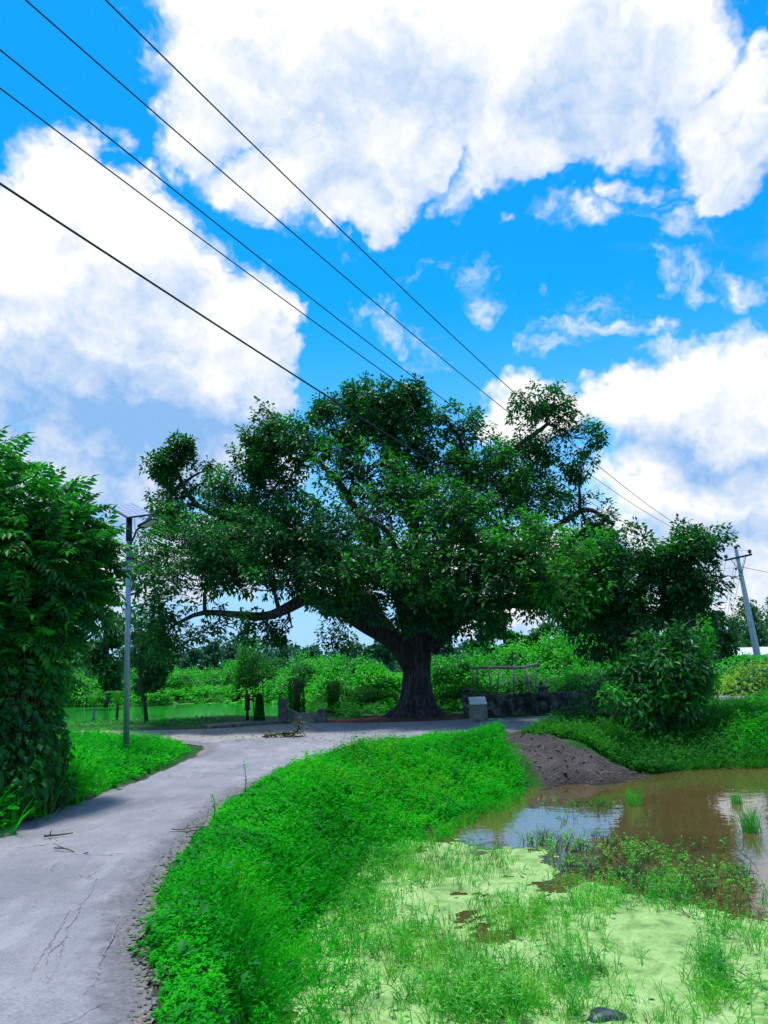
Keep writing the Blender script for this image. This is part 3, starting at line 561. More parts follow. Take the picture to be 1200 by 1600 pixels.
for i in range(len(fp_)):
    dx = nrm(fd[i]*.8+rng.normal(0, .5, 3)+np.array([0, 0, -.05])); m = frame(dx, random.uniform(-.6, .6)); s = random.uniform(.75, 1.25)
    if i in pick:
        o = put('leaf', fm2 if random.random() < .35 else fm, sh); o.matrix_local = Matrix.Translation(Vector(fp_[i])-sh.location)@m@Matrix.Scale(s, 4)
    else:
        mm = np.array(m)[:3, :3]*s; A.add(FV@mm.T+fp_[i], FF, int(random.random() < .15))
f = build('foliage', A, [M['shrub'], M['shrub_lit']], sh); f['kind'] = 'stuff'
def broadleaf_bush(name, label, cat, blobs, m, ls, n_each, parts=0, stems=None, mp=None, hang=.4, lw=.5):
    y0 = blobs[0][4]; b = P(blobs[0][0], blobs[0][1], y0); z0 = float(hfun(b[:1], b[1:2])[0])
    t = thing(name, label, cat, (b[0], b[1], z0)); q, D = [], []
    for (px, py, rx, ry, y, rz) in blobs:
        c = P(px, py, y); a = np.array([rx*y/1200, rz, ry*y/1200]); n = int(n_each*(a[0]*a[1]*a[2])**.62)+30; d = nrm(rng.normal(size=(n, 3))); w = c+d*a*rng.random((n, 1))**.35
        k = sn(w, 3.5, 5)+.5*sn(w, 9, 6) > -.9; q.append(w[k]); D.append(d[k])
    q = np.concatenate(q); D = np.concatenate(D); g = hfun(q[:, 0], q[:, 1]); k = q[:, 2] > g-.05; q = q[k]; D = D[k]; g = g[k]
    A = Acc(); ns = 0; u = rng.random(len(q)) < .12; bb = q[u].copy(); bb[:, :2] = bb[:, :2]*.85+b[:2]*.15+rng.normal(0, .05, (u.sum(), 2)); bb[:, 2] = np.maximum(bb[:, 2]-rng.uniform(.15, .4, u.sum()), z0)
    twigs(A, bb, q[u], .014, .005, .05); build('stem', A, M['twig'], t)['kind'] = 'stuff'
    dr = nrm(D*.6+rng.normal(0, .6, q.shape)+np.array([0, 0, -hang])); s = rng.uniform(.65, 1.3, len(q))*ls
    front = np.where(D[:, 1] < .1)[0]; rng.shuffle(front); pk = front[:parts]; rest = np.setdiff1d(np.arange(len(q)), pk)
    if parts:
        LA = Acc(); leaves(LA, np.zeros((1, 3)), np.array([[1., 0, 0]]), 1., lw, roll=np.zeros(1)); lm = LA.mesh('leaf', [mp or m])
        for i in pk:
            o = put('leaf', lm, t); o.matrix_local = Matrix.Translation(Vector(q[i])-t.location)@frame(dr[i], random.uniform(-.7, .7))@Matrix.Scale(float(s[i])*1.1, 4)
    A = Acc(); leaves(A, q[rest], dr[rest], s[rest], s[rest]*lw); f = build('foliage', A, m, t); f['kind'] = 'stuff'; return t
broadleaf_bush('vine_thicket', 'dark tangle of vines with heart shaped leaves under the tall shrub', 'vines', [(20,1120,70,70,9.6,.7),(5,1195,80,65,9.2,.6),(62,1180,40,60,9.8,.5),(-80,1120,70,120,9.3,.8),(50,1070,40,45,10.,.5),(72,1228,38,26,10.,.4)], M['shrub'], .10, 3400, 60, mp=M['shrub_lit'], hang=.9, lw=.72)
broadleaf_bush('broadleaf_shrub', 'large shrub with long drooping leaves between the dark wall and brown water', 'shrub', [(1035,1055,55,45,18.6,.8),(1050,1100,48,36,18.4,.7),(1005,1105,42,40,18.3,.7),(1075,1045,34,42,18.8,.6),(990,1060,42,38,18.9,.7),(1020,1010,38,26,19.2,.6),(1060,1000,26,30,19.,.5),(1030,1135,40,20,18.,.4)], M['shrub'], .20, 2100, 200, mp=M['shrub_lit'], hang=.5, lw=.36)
broadleaf_bush('shade_shrub', 'low dark rounded shrub in the shade before the black stained wall', 'shrub', [(925,1108,42,24,19.4,.6),(905,1125,30,16,19.2,.5),(950,1122,34,18,19.,.5)], M['far_b'], .09, 3000)
broadleaf_bush('hanging_vines', 'curtain of bright creeper hanging below the drooping end of the fig crown', 'vines', [(1085,1000,22,50,20.,.5),(1100,960,26,30,20.,.5),(1000,985,60,28,20.5,.8),(950,1000,60,30,21,.8)], M['far_b'], .17, 1200, mp=M['vine'])
broadleaf_bush('young_creeper', 'yellow green creeper shoot climbing beside the large drooping shrub', 'creeper', [(955,1085,18,20,17.2,.3),(1095,985,16,26,19.,.3),(1110,1040,14,40,19.,.3)], M['vine'], .13, 1800)

# ------------------------------------------------------------------ vine-covered mounds beyond
mounds = [ # px, depth, width px, top py, label bits
 (150,50,110,1052,'wide bright bush on the far pond bank behind the lamp post'),(262,52,90,1038,'rounded bright bush on the far pond bank, next right of the lamp post'),(345,55,90,1046,'low flat bush on the far pond bank between two rounder ones'),
 (400,50,80,1030,'tall dark leaved bush on the far bank behind the hand pump'),(470,46,90,1044,'wide creeper mound on the far bank just right of the pump'),(545,40,100,1036,'creeper mound on the far bank left of the fig trunk'),
 (600,36,60,1048,'small creeper mound touching the left side of the fig trunk'),(540,31,90,1080,'low dark green mound behind the broken low wall'),(590,29,60,1090,'low clump of leaves at the foot of the fig trunk, left side'),
 (715,34,80,1034,'creeper mound against the right side of the fig trunk'),(720,27.5,70,1078,'dark low mound between fig trunk and end of the wall'),(790,38,110,1020,'creeper mound behind the bamboo rail'),
 (830,31,110,1066,'low creeper bank around the feet of the bamboo rail'),(880,36,110,998,'tall creeper mound right behind the bamboo rail end'),(950,33,110,1008,'wide creeper mound above the dark wall'),
 (920,29,120,1060,'low bright creeper spilling over the top of the dark wall'),(1010,30,110,1016,'creeper mound behind the large drooping shrub')]
for i, (px, y, w, top, lab) in enumerate(mounds):
    c = P(px, top-16, y); h = max(c[2]+.05, .6); rx = w*y/1200*.68
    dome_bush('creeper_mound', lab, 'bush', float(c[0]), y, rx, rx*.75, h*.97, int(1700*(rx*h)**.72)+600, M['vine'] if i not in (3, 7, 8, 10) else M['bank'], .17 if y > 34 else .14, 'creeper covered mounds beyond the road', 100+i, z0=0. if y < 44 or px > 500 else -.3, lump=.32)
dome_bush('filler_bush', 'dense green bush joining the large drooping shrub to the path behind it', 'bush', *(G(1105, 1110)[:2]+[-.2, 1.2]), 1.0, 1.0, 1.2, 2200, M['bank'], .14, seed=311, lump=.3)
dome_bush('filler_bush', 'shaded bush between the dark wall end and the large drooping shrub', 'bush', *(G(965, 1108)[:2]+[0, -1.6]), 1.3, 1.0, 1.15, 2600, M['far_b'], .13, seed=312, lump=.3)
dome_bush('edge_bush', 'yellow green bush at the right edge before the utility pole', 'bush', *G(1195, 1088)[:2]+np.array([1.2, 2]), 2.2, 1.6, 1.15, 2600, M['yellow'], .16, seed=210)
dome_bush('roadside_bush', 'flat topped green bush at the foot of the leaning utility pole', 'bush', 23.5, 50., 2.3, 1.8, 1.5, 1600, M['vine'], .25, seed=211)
# two leaf-wrapped posts
for px, py, top, w, dk, lab in ((463,1100,1058,20,1,'tall post smothered in dark creeper behind the low broken wall'),(520,1098,1064,14,0,'slim creeper wrapped post between the low wall and fig trunk'),(405,1120,1083,9,2,'narrow cone of creeper right beside the rusty hand pump')):
    g = G(px, py+20)[:2] if dk != 2 else G(405, 1130)[:2]; y = g[1]; tp_ = P(px, top, y); x = tp_[0]; t = thing('creeper_post', lab, 'post', (x, y, 0)); A = Acc(); h = tp_[2]; wr = w*y/1200/2
    tube(A, [(x, y, -.1), (x, y, h*.5), (x, y, h*.97)], wr*.55, 8); build('post', A, M['concrete'], t, True)
    n = 700; ta = rng.uniform(0, 6.28, n); zz_ = rng.uniform(0, h, n); r_ = wr*rng.uniform(.75, 1.15, n)*(1 if dk != 2 else (1.25-zz_/h)); q = np.stack([x+np.cos(ta)*r_, y+np.sin(ta)*r_, zz_], -1); d = np.stack([np.cos(ta), np.sin(ta), -.9+0*ta], -1)+rng.normal(0, .4, (n, 3))
    A = Acc(); s = rng.uniform(.07, .13, n); leaves(A, q, d, s, s*.6); f = build('foliage', A, M['shrub'] if dk else M['bank'], t); f['kind'] = 'stuff'

# ------------------------------------------------------------------ trees
def tree(name, label, px, y, top, wpx, m, ls=.4, n=1100, group=None, trunk_h=.4, seed=0, base=None, low=None):
    c = P(px, top, y); H = c[2]; x = c[0]; w = wpx*y/1200/2; r = np.random.default_rng(seed+500)
    t = thing(name, label, 'tree', (x, y, 0), group); A = Acc()
    tube(A, spline([(x, y, -.3), (x+r.uniform(-.2, .2)*w, y, H*.3), (x+r.uniform(-.3, .3)*w, y, H*.8)], 8), np.linspace(.03*H, .008*H, 8), 7)
    Q = []; k = r.integers(7, 11); z0 = H*(trunk_h if low is None else low)
    for j in range(k):
        f = j/(k-1); cz = z0+(H*.9-z0)*f; ww = w*(math.sin(math.pi*(.22+.66*f)))*.85; a = r.uniform(0, 6.28); b = np.array([x+math.cos(a)*ww*.65, y+math.sin(a)*ww*.65, cz])
        rad = np.array([w*.5, w*.5, max(H*.13, w*.28)])*r.uniform(.7, 1.15); nn = n//k; d = nrm(r.normal(size=(nn, 3))); Q.append(b+d*rad*r.random((nn, 1))**.4)
        tube(A, [(x, y, cz-H*.12), (b+np.array([x, y, cz]))/2, b], [.012*H, .008*H, .004*H], 5)
    Q = np.concatenate(Q); kk = sn(Q, 6./max(w, 1), seed) > -.75; Q = Q[kk]
    build('trunk', A, M['twig'], t, True); A = Acc(); s = r.uniform(.6, 1.3, len(Q))*ls; leaves(A, Q, r.normal(0, 1, Q.shape)+[0, 0, -.2], s, s*.6)
    f = build('crown', A, m, t); f['kind'] = 'stuff'; return t
far = [(20,95,1000,70,'leftmost'),(205,100,1008,60,''),(250,105,1016,60,''),(300,110,1010,44,''),(330,100,1002,36,''),(357,115,1008,40,''),(395,95,1020,60,''),(440,120,1012,60,''),(492,85,1008,70,''),(545,90,1004,70,''),(590,80,1000,60,''),(700,90,1004,50,''),(735,100,1000,40,''),(1155,110,968,60,''),(1205,105,950,60,'')]
fl = ['far hazy tree behind the left shrub tree','far blue green tree just right of the lamp post','low rounded far tree above the left half of the pond','slim far tree with a pointed crown','tallest pointed far tree seen under the long left limb','slender far tree next right of the tallest pointed one','low wide far tree above the middle of the far pond','far tree seen over the bushes behind the hand pump','dark far tree under the arch of the left limb','dark far tree left of the fig trunk','far tree half hidden by the left edge of the fig trunk','hazy far tree just right of the fig trunk','slim hazy far tree between trunk and dense green tree','far tree in line with the leaning utility pole','far tree at the right edge behind the utility pole']
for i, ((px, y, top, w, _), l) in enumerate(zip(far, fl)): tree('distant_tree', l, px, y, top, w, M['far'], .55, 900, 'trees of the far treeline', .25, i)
mid = [(790,46,958,90,'dense bright green tree behind the bamboo rail',M['bank']),(850,55,975,70,'dark leafy tree behind the creeper mounds, middle',M['far_b']),(905,42,945,110,'dark broad tree under the right limb of the fig',M['far_b']),(985,40,925,110,'tall dark tree behind the right end of the fig crown',M['far_b']),
 (1055,48,940,110,'dark tree between fig crown and the leaning pole',M['far_b']),(1120,60,955,90,'green tree just left of the leaning utility pole',M['far_b']),(1165,75,935,90,'open crowned tree behind the leaning utility pole',M['far_b']),(1225,70,925,90,'open crowned tree cut by the right edge',M['far_b']),(750,60,985,60,'bluish green tree right of the fig trunk',M['far']),
 (230,47,985,90,'dark shady tree on the far bank below the left fig branches',M['far_b']),(120,60,985,120,'dark tree between the shrub tree and the lamp post',M['far_b']),(170,44,960,70,'drooping dark tree behind the lamp post',M['far_b'])]
for i, (px, y, top, w, l, m) in enumerate(mid): tree('shade_tree', l, px, y, top, w, m, .33, 2600, 'trees behind the creeper mounds', .2, 40+i)
A = Acc()   # the low dark wood closing the horizon
n = 26000; xx = rng.uniform(-150, 190, n); yy = rng.uniform(125, 150, n); hh = 5.2+1.6*sn(np.stack([xx, 0*xx, 0*xx], -1), .25, 3)+1.0*sn(np.stack([xx, 0*xx, 0*xx], -1), .9, 4); zz_ = rng.random(n)**.7*np.maximum(hh, 2)
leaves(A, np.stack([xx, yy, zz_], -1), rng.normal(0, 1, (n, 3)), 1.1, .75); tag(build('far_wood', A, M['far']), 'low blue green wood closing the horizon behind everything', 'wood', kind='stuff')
# thin leaning tree on the pond edge
t = thing('thin_tree', 'thin leaning bare stemmed tree at the near edge of the far pond', 'tree', G(230, 1130)); b = G(230, 1130)
A = Acc(); tube(A, spline([b+[0, 0, -.2], P(226, 1100, b[1]), P(219, 1060, b[1]), P(222, 1010, b[1])], 12), np.linspace(.075, .04, 12), 8); build('trunk', A, M['twig'], t, True)
Q = np.concatenate([P(px, py, b[1])+nrm(rng.normal(size=(260, 3)))*rng.random((260, 1))**.4*np.array([rx, .7, rz]) for px, py, rx, rz in ((220,1010,.7,.5),(235,985,.8,.5),(205,975,.7,.6),(225,1030,.5,.3))])
A = Acc(); leaves(A, Q, rng.normal(0, 1, Q.shape)+[0, 0, -.4], .17, .08); f = build('crown', A, M['far_b'], t); f['kind'] = 'stuff'
for px, py, hh_, l in ((145,1128,44,'small pale stemmed banana plant beside the lamp post at the pond'),(182,1126,50,'dark leafy sapling just left of the lamp post by the pond')):
    b = G(px, py); t = thing('banana_plant' if px == 145 else 'sapling', l, 'plant', b); A = Acc(); H = hh_*b[1]/1200
    tube(A, spline([b, b+[.03, 0, H*.5]], 5), [.05, .05, .045, .04, .03], 7); build('stem', A, M['bamboo'] if px == 145 else M['twig'], t, True)
    for k in range(9):
        a = k*.73; A = Acc(); pts = np.array([b+[0, 0, H*.45], b+[math.cos(a)*.25, math.sin(a)*.25, H*.85], b+[math.cos(a)*.6, math.sin(a)*.6, H*(.8-.05*(k % 3))]]); c = spline(pts, 8); s = np.cross(nrm(np.gradient(c, axis=0)), [0, 0, 1.]); w = (.11*np.sin(np.linspace(.25, 3.1, 8)))[:, None]
        V = np.stack([c-s*w+[0, 0, .03], c, c+s*w+[0, 0, .03]], 1).reshape(-1, 3); F = []
        for i in range(7):
            for j in (0, 1): p = 3*i+j; F += [[p, p+1, p+4], [p, p+4, p+3]]
        A.add(V, F); build('leaf', A, M['bank'], t)

# ------------------------------------------------------------------ solar street lamp
b = G(197, 1180); tpp = P(202, 800, b[1]); lamp = thing('solar_street_lamp', 'tall galvanised solar street lamp standing in the left roadside grass', 'street lamp', b)
ax = tpp-b; Hh = np.linalg.norm(ax)
A = Acc(); tube(A, [b-[0, 0, .1], b+ax*.5, b+ax*.89], [.062, .056, .05], 20); tube(A, [b+ax*.0, b+ax*.012], .085, 12); build('pole', A, M['steel'], lamp, True)
A = Acc(); tube(A, [b+ax*.875, b+ax*.985], .064, 16); build('pole_cap', A, M['dark_metal'], lamp, True)
c = b+ax*1.0; Rp = rot('Y', math.radians(10))@rot('X', math.radians(27))@rot('Z', math.radians(-40))
A = Acc(); box(A, c+[.0, 0, .03], (.86, .56, .035), Rp, bev=.006); fr_ = build('solar_panel', A, M['dark_metal'], lamp)
for i in range(6):
    for j in range(4): A = Acc(); box(A, c+[0, 0, .03]+Rp@np.array([-.345+i*.138, -.186+j*.124, .019]), (.128, .115, .006), Rp, bev=.001); build('cell', A, M['cell'] if 'cell' in M else M.setdefault('cell', plainmat('solar_cell', (.30, .33, .45), (.38, .42, .55), 3., .18, 0, spec=.8)), fr_)
A = Acc(); box(A, c+[0, 0, -.06], (.10, .10, .12)); build('bracket', A, M['dark_metal'], lamp)
A = Acc(); s0 = b+ax*.86; arm = spline([s0+[.05, -.03, 0], s0+[.12, -.08, .12], s0+[.20, -.12, .28], s0+[.30, -.16, .33]], 12); tube(A, arm, .022, 8); build('arm', A, M['dark_metal'], lamp, True)
e = arm[-1]; Rh = rot('Z', math.radians(-26))@rot('Y', math.radians(-17)); A = Acc(); box(A, e+Rh@np.array([.20, 0, .02]), (.46, .20, .055), Rh, taper=.92, bev=.02); hd = build('lamp_head', A, M['dark_metal'], lamp)
A = Acc(); box(A, e+Rh@np.array([.22, 0, -.012]), (.32, .15, .012), Rh, bev=.003); build('led_panel', A, M['white'], hd)
for k in (.84, .80): A = Acc(); tube(A, [b+ax*(k-.006), b+ax*(k+.006)], .066, 16); build('clamp', A, M['dark_metal'], lamp)
A = Acc(); tube(A, spline([c+[.1, 0, 0], c+[.13, -.04, -.15], s0+[.15, -.05, .2]], 8), .006, 5); build('cable', A, M['wire'], lamp)
# ------------------------------------------------------------------ utility pole, guy wires and power lines
ub = G(1189, 1052); ut = P(1150, 859, ub[1]+.5); up_ = thing('utility_pole', 'tall leaning concrete utility pole with a crossarm beyond the roadside bushes', 'utility pole', ub); ua = ut-ub
A = Acc(); tube(A, [ub-ua*.04, ub+ua*.5, ub+ua], [.30, .22, .13], 8); build('pole', A, M['pole'], up_)
ca = P(1131, 876, ub[1]+.3); cb = P(1172, 867, ub[1]+.6); Q = ub+ua*.905
xd = nrm(cb-ca); zd = nrm(np.cross(xd, [0, -1., 0])); zd = zd if zd[2] > 0 else -zd; Mx = np.stack([xd, np.cross(zd, xd), zd], 1)
A = Acc(); box(A, (ca+cb)/2+np.array([0, -.22, 0]), (np.linalg.norm(cb-ca)+.1, .12, .16), Mx, bev=.01); build('crossarm', A, M['dark_metal'], up_)
def insulator(p, par, k=1.): A = Acc(); tube(A, [p, p+[0, 0, .06*k], p+[0, 0, .08*k], p+[0, 0, .16*k], p+[0, 0, .18*k], p+[0, 0, .26*k], p+[0, 0, .30*k]], np.array([.04, .05, .14, .08, .15, .07, .03])*k, 10); build('insulator', A, M['insul'], par, True)
off = np.array([0, -.22, .08]); iA = cb-xd*.12+off; iC = ca+xd*.12+off; iB = ut+np.array([0, 0, .0]); iD = P(1150, 889, ub[1])
for p_ in (iA, iC, iB): insulator(p_, up_, 1.25)
insulator(iD-[.0, 0, .12], up_, .8)
for s in (ca*.78+cb*.22, cb*.78+ca*.22): A = Acc(); tube(A, [s+[0, -.24, -.05], ub+ua*.80+[0, -.2, 0]], .03, 5); build('brace', A, M['dark_metal'], up_)
H_ = np.array([0, 0, .3])
def wire(label, p1, near, z, mid, r, group='power lines overhead'):
    d = ray(*near); p0 = np.array([0, 0, EYE])+(z-EYE)/d[2]*d; dm = ray(*mid); best = None
    # find t where the straight span and the sight line through `mid` share the same bearing, then the height there gives the sag
    for t in np.linspace(.02, .98, 2000):
        q = p0+(p1-p0)*t; e = q[0]-0; k = q[1]/dm[1]; err = abs(k*dm[0]-q[0])
        if best is None or err < best[0]: best = (err, t, EYE+k*dm[2], q[2])
    _, t, zr, zc = best; sag = (zc-zr)/(4*t*(1-t)); tt = np.linspace(-.45, 1, 70); pts = p0+(p1-p0)*tt[:, None]; pts[:, 2] -= 4*sag*tt*(1-tt)
    A = Acc(); tube(A, pts, r, 6); tag(build('power_line', A, M['wire']), label, 'cable', group); print('wire', label[:20], p0, sag)
wire('topmost thin black power line, ending at the right end of the crossarm', iA+H_, (165, 0), 9.3, (795, 606), .010)
wire('second black power line from the top, ending on the pole top insulator', iB+H_, (40, 0), 9.3, (690, 560), .010)
wire('third black power line from the top, ending at the left end of the crossarm', iC+H_, (0, 78), 8.9, (647, 590), .010)
wire('fourth black power line from the top, ending on the low side insulator', iD+[0, 0, .1], (0, 138), 8.1, (600, 582), .009)
wire('lowest and thickest black cable, crossing in front of the fig crown', ub+ua*.40+[0, -.2, 0], (0, 287), 6.6, (513, 620), .014)
def span(label, a, b_, sag, r, name='power_line', n=24, m='wire', g='power lines overhead', cat='cable'):
    tt = np.linspace(0, 1, n)[:, None]; p = a+(b_-a)*tt; p[:, 2] -= (4*sag*tt*(1-tt))[:, 0]; A = Acc(); tube(A, p, r, 5); return tag(build(name, A, M[m]), label, cat, g)
span('far power line leaving the pole top to the right edge', ub+ua*.86, ub+ua*.86+np.array([30, 12, -2.5]), .6, .02)
span('pale low wire stretched behind the leaves left of the pole', ub+ua*.385, P(900, 982, ub[1]+6), .3, .02, m='white')
for k, (px, py, f_, l) in enumerate([(1122,935,.93,'guy wire from the left end of the crossarm'),(1133,935,.90,'steep guy wire beside the pole, left of the thickest'),(1140,935,.86,'guy wire from the low insulator'),(1148,925,.95,'guy wire from the right brace')]):
    o0 = [iC, iC+xd*.9, iD, cb-xd*.5][k]; e = P(px-8, py+50, ub[1]); e[2] = max(e[2], 1); span(l, np.array(o0), o0+(e-o0)*1.15, 0, .014, 'guy_wire', 4, g='guy wires of the leaning pole')
# ------------------------------------------------------------------ hand pump on its slab
b = G(384, 1130); slab = thing('hand_pump_slab', 'long low wet concrete slab along the pond edge under the hand pump', 'slab', b+np.array([-.2, 0, 0])); A = Acc()
pa, pb = G(318, 1139), G(438, 1131); mid_ = (pa+pb)/2; an = math.atan2(*(pb-pa)[[1, 0]]); box(A, mid_+[0, .35, .0], (np.linalg.norm(pb-pa), .8, .16), rot('Z', an)); build('slab', A, M['concrete'], slab)
b = b+np.array([0, .25, .08]); pm = thing('hand_pump', 'rusty red iron hand pump with its long handle at the pond edge', 'hand pump', b); s_ = b[1]/1200; A = Acc()
tube(A, [b, b+[0, 0, .30]], .045, 12); tube(A, [b, b+[0, 0, .03]], .09, 12); build('base_pipe', A, M['rust'], pm, True)
A = Acc(); z = np.array([.28, .30, .33, .36, .40, .66, .70, .73, .76]); tube(A, np.stack([b[0]+0*z, b[1]+0*z, b[2]+z], -1), [.05, .10, .10, .07, .078, .078, .095, .095, .05], 16); build('barrel', A, M['rust'], pm, True)
A = Acc(); tube(A, spline([b+[.05, 0, .60], b+[.16, -.02, .61], b+[.20, -.03, .52]], 8), .033, 10); build('spout', A, M['rust'], pm, True)
A = Acc(); box(A, b+[-.02, 0, .80], (.07, .05, .20)); tube(A, [b+[-.03, 0, .84], b+[-.03, 0, .93]], .02, 8); build('pivot', A, M['rust'], pm)
A = Acc(); tube(A, spline([b+[.14, 0, .93], b+[-.05, 0, .95], b+[-.25, -.02, .76], b+[-.42, -.04, .55]], 12), .017, 8); build('handle', A, M['rust'], pm, True)
for px, py, top, l in ((395,1128,1068,'thin upright stick nearest the hand pump'),(404,1130,1062,'thin pale upright stick, second from the pump'),(411,1130,1065,'thin pale upright stick nearest the concrete post')):
    q = G(px, py)+[0, .3, 0]; A = Acc(); tube(A, [q-[0, 0, .1], P(px-1, top, q[1])], .014, 6); tag(build('bamboo_stick', A, M['twig']), l, 'stick', 'sticks by the hand pump')
# broken low wall with its post
b = G(441, 1130); lw = thing('low_wall', 'broken low concrete wall sweeping up to a mossy square post', 'wall', b); s_ = b[1]/1200
A = Acc(); box(A, b+[0, .1, .27], (.27, .27, .86), rot('Z', .2), bev=.03); build('post', A, M['concrete'], lw)
A = Acc(); xsz = np.linspace(.1, 1.05, 20); tops = .26+.42*np.exp(-xsz/.2)+.012*np.sin(xsz*23)+.012*np.sin(xsz*9); V = []; F = []
for x_, t_ in zip(xsz, tops):
    for yy_ in (-.07, .07):
        for z_ in (-.1, t_): V.append(b+[x_, .1+yy_, z_])
for i in range(19):
    p = 4*i
    for q1, q2 in ((0, 1), (1, 3), (3, 2), (2, 0)): F += [[p+q1, p+4+q1, p+4+q2], [p+q1, p+4+q2, p+q2]]
F += [[76, 78, 79], [76, 79, 77]]
A.add(V, F); build('wall', A, M['plinth'], lw)
A = Acc(); box(A, b+[1.18, .1, .1], (.28, .28, .55), bev=.03); build('stub_post', A, M['concrete'], lw)
# marker stone
b = G(748, 1127); ms = thing('marker_stone', 'squat concrete marker block with sloping white top before the dark wall', 'marker stone', b); A = Acc(); s_ = b[1]/1200
w = 22*s_/2+.02; D_ = .2; V = [[-w*1.1, -D_, -.05], [w*1.1, -D_, -.05], [w*1.1, D_, -.05], [-w*1.1, D_, -.05], [-w, -D_, .46], [w, -D_, .46], [w, D_, .60], [-w, D_, .60]]
F = [[0, 1, 5], [0, 5, 4], [1, 2, 6], [1, 6, 5], [2, 3, 7], [2, 7, 6], [3, 0, 4], [3, 4, 7], [4, 5, 6], [4, 6, 7]]; A.add(np.array(V)+b, F); build('block', A, M['plinth'], ms)
A = Acc(); an = math.atan2(.14, 2*D_); box(A, b+[0, 0, .555], (w*2.12, .47, .04), rot('X', an), bev=.008); build('top_slab', A, M['white'], ms)
# boundary wall
wp = [G(733, 1121), G(852, 1114), G(985, 1104)]; wp = [p*1.0 for p in wp]; bw = thing('boundary_wall', 'low black stained plaster wall with square pillars behind the road', 'wall', wp[0])
tops = [P(733, 1082, wp[0][1])[2], P(852, 1080, wp[1][1])[2], P(985, 1072, wp[2][1])[2]]
for i in (0, 1):
    a_, b_ = wp[i], wp[i+1]; a_ = a_+[0, .1, 0]; b_ = b_+[0, .1, 0]; n = 22; d = nrm(b_-a_); pr = np.array([-d[1], d[0], 0]); A = Acc(); V = []; F = []
    for k in range(n):
        q = a_+(b_-a_)*k/(n-1); t_ = tops[i]+(tops[i+1]-tops[i])*k/(n-1)-.06+.015*math.sin(k*1.7)+.01*math.sin(k*4.1)
        for o_ in (-.09, .09):
            for z_ in (-.1, t_*.5, t_): V.append([*(q+pr*(o_+.006*math.sin(k*2.3+z_*5)))[:2], z_])
    for k in range(n-1):
        p = 6*k
        for q1, q2 in ((0, 1), (1, 2), (2, 5), (5, 4), (4, 3), (3, 0)): F += [[p+q1, p+6+q1, p+6+q2], [p+q1, p+6+q2, p+q2]]
    A.add(V, F); build('wall_panel', A, M['wall'], bw)
for p_, t_, w in ((wp[0], tops[0]+.05, .30), (wp[1], tops[1]+.10, .30), (wp[2], tops[2]+.08, .3)):
    A = Acc(); box(A, p_+[0, .06, t_/2-.05], (w, w, t_+.1), bev=.02); pl = build('pillar', A, M['wall'], bw)
    A = Acc(); box(A, p_+[0, .06, t_+.025], (w+.07, w+.07, .05), bev=.015); build('coping', A, M['wall'], pl)
# bamboo rail behind the wall
Dp = 27.5; rl = thing('bamboo_rail', 'pale bamboo rail on short posts among the creepers behind the wall', 'railing', P(790, 1070, Dp))
A = Acc(); tube(A, spline([P(735, 1044, Dp), P(765, 1043, Dp), P(800, 1043, Dp), P(822, 1043, Dp)], 10), .055, 8); build('rail', A, M['bamboo'], rl, True)
A = Acc(); tube(A, [P(815, 1043.5, Dp-.1), P(841, 1037, Dp+.8)], .045, 8); build('rail', A, M['bamboo'], rl, True)
for px, dd in ((738, 0), (763, -.02), (779, 1.), (821, 0), (802, 1.), (837, .8)):
    q = P(px, 1045, Dp+dd); A = Acc(); tube(A, [(q[0]+random.uniform(-.12, .12), q[1], .4), (q[0]+.01, q[1], q[2]+random.uniform(.0, .1))], random.uniform(.03, .05), 8); build('post', A, M['bamboo'], rl, True)
# distant white shed by the left pond and pale building at right
for px, py, y, w, h, dp, l in ((128,1068,78,4.5,2.2,4,'small white shed with a tin roof far across the pond'),(1176,1024,70,5.5,1.35,3.5,'long pale low building under the far trees behind the pole')):
    c = P(px, py, y); c[2] = 0; t = thing('shed' if px < 500 else 'farm_building', l, 'building', c); A = Acc(); box(A, c+[0, 0, h/2], (w, dp, h)); bd_ = build('wall', A, M['white'], t)
    for s in (-1, 1): A = Acc(); box(A, c+[0, s*dp*.27, h+.35], (w+.6, dp*.62, .08), rot('X', -s*.32)); build('roof', A, M['tin'], t)
    A = Acc(); box(A, c+[w*.1, -dp/2-.01, h*.42], (w*.12, .05, h*.84)); build('door', A, M['dark_metal'], t)
    for s in (-.3, .35): A = Acc(); box(A, c+[w*s, -dp/2-.01, h*.58], (w*.12, .05, h*.3)); build('window', A, M['dark_metal'], t)

# ------------------------------------------------------------------ low vegetation
def inpoly(poly, n, ybox=None):
    poly = np.array(poly); lo, hi = poly.min(0), poly.max(0); out = []; tot = 0
    while tot < n:
        q = rng.uniform(lo, hi, (n*2, 2)); q = q[sd(poly, q[:, 0], q[:, 1]) < 0]; out.append(q); tot += len(q)
    return np.concatenate(out)[:n]
def weeds(acc, q, h, leaf, k=9, z=None, mi=0, lw=.45, stem=True):
    n = len(q); z = hfun(q[:, 0], q[:, 1]) if z is None else np.full(n, z); b = np.stack([q[:, 0], q[:, 1], z], -1); H = h*rng.uniform(.55, 1.2, n)
    lean = np.c_[rng.normal(0, .28, (n, 2)), np.ones(n)]; tip = b+nrm(lean)*H[:, None]
    t = rng.uniform(.2, 1., (n, k)); a = rng.uniform(0, 6.28, (n, k)); base = b[:, None]+(tip-b)[:, None]*t[..., None]
    d = np.stack([np.cos(a), np.sin(a), rng.uniform(-.1, .9, (n, k))], -1); s = leaf*rng.uniform(.6, 1.3, (n, k))*(1.2-.5*t)
    leaves(acc, base.reshape(-1, 3), d.reshape(-1, 3), s.ravel(), s.ravel()*lw, mi=mi)
    if stem: blades(acc, b, lean, H, .008, .05, mi)
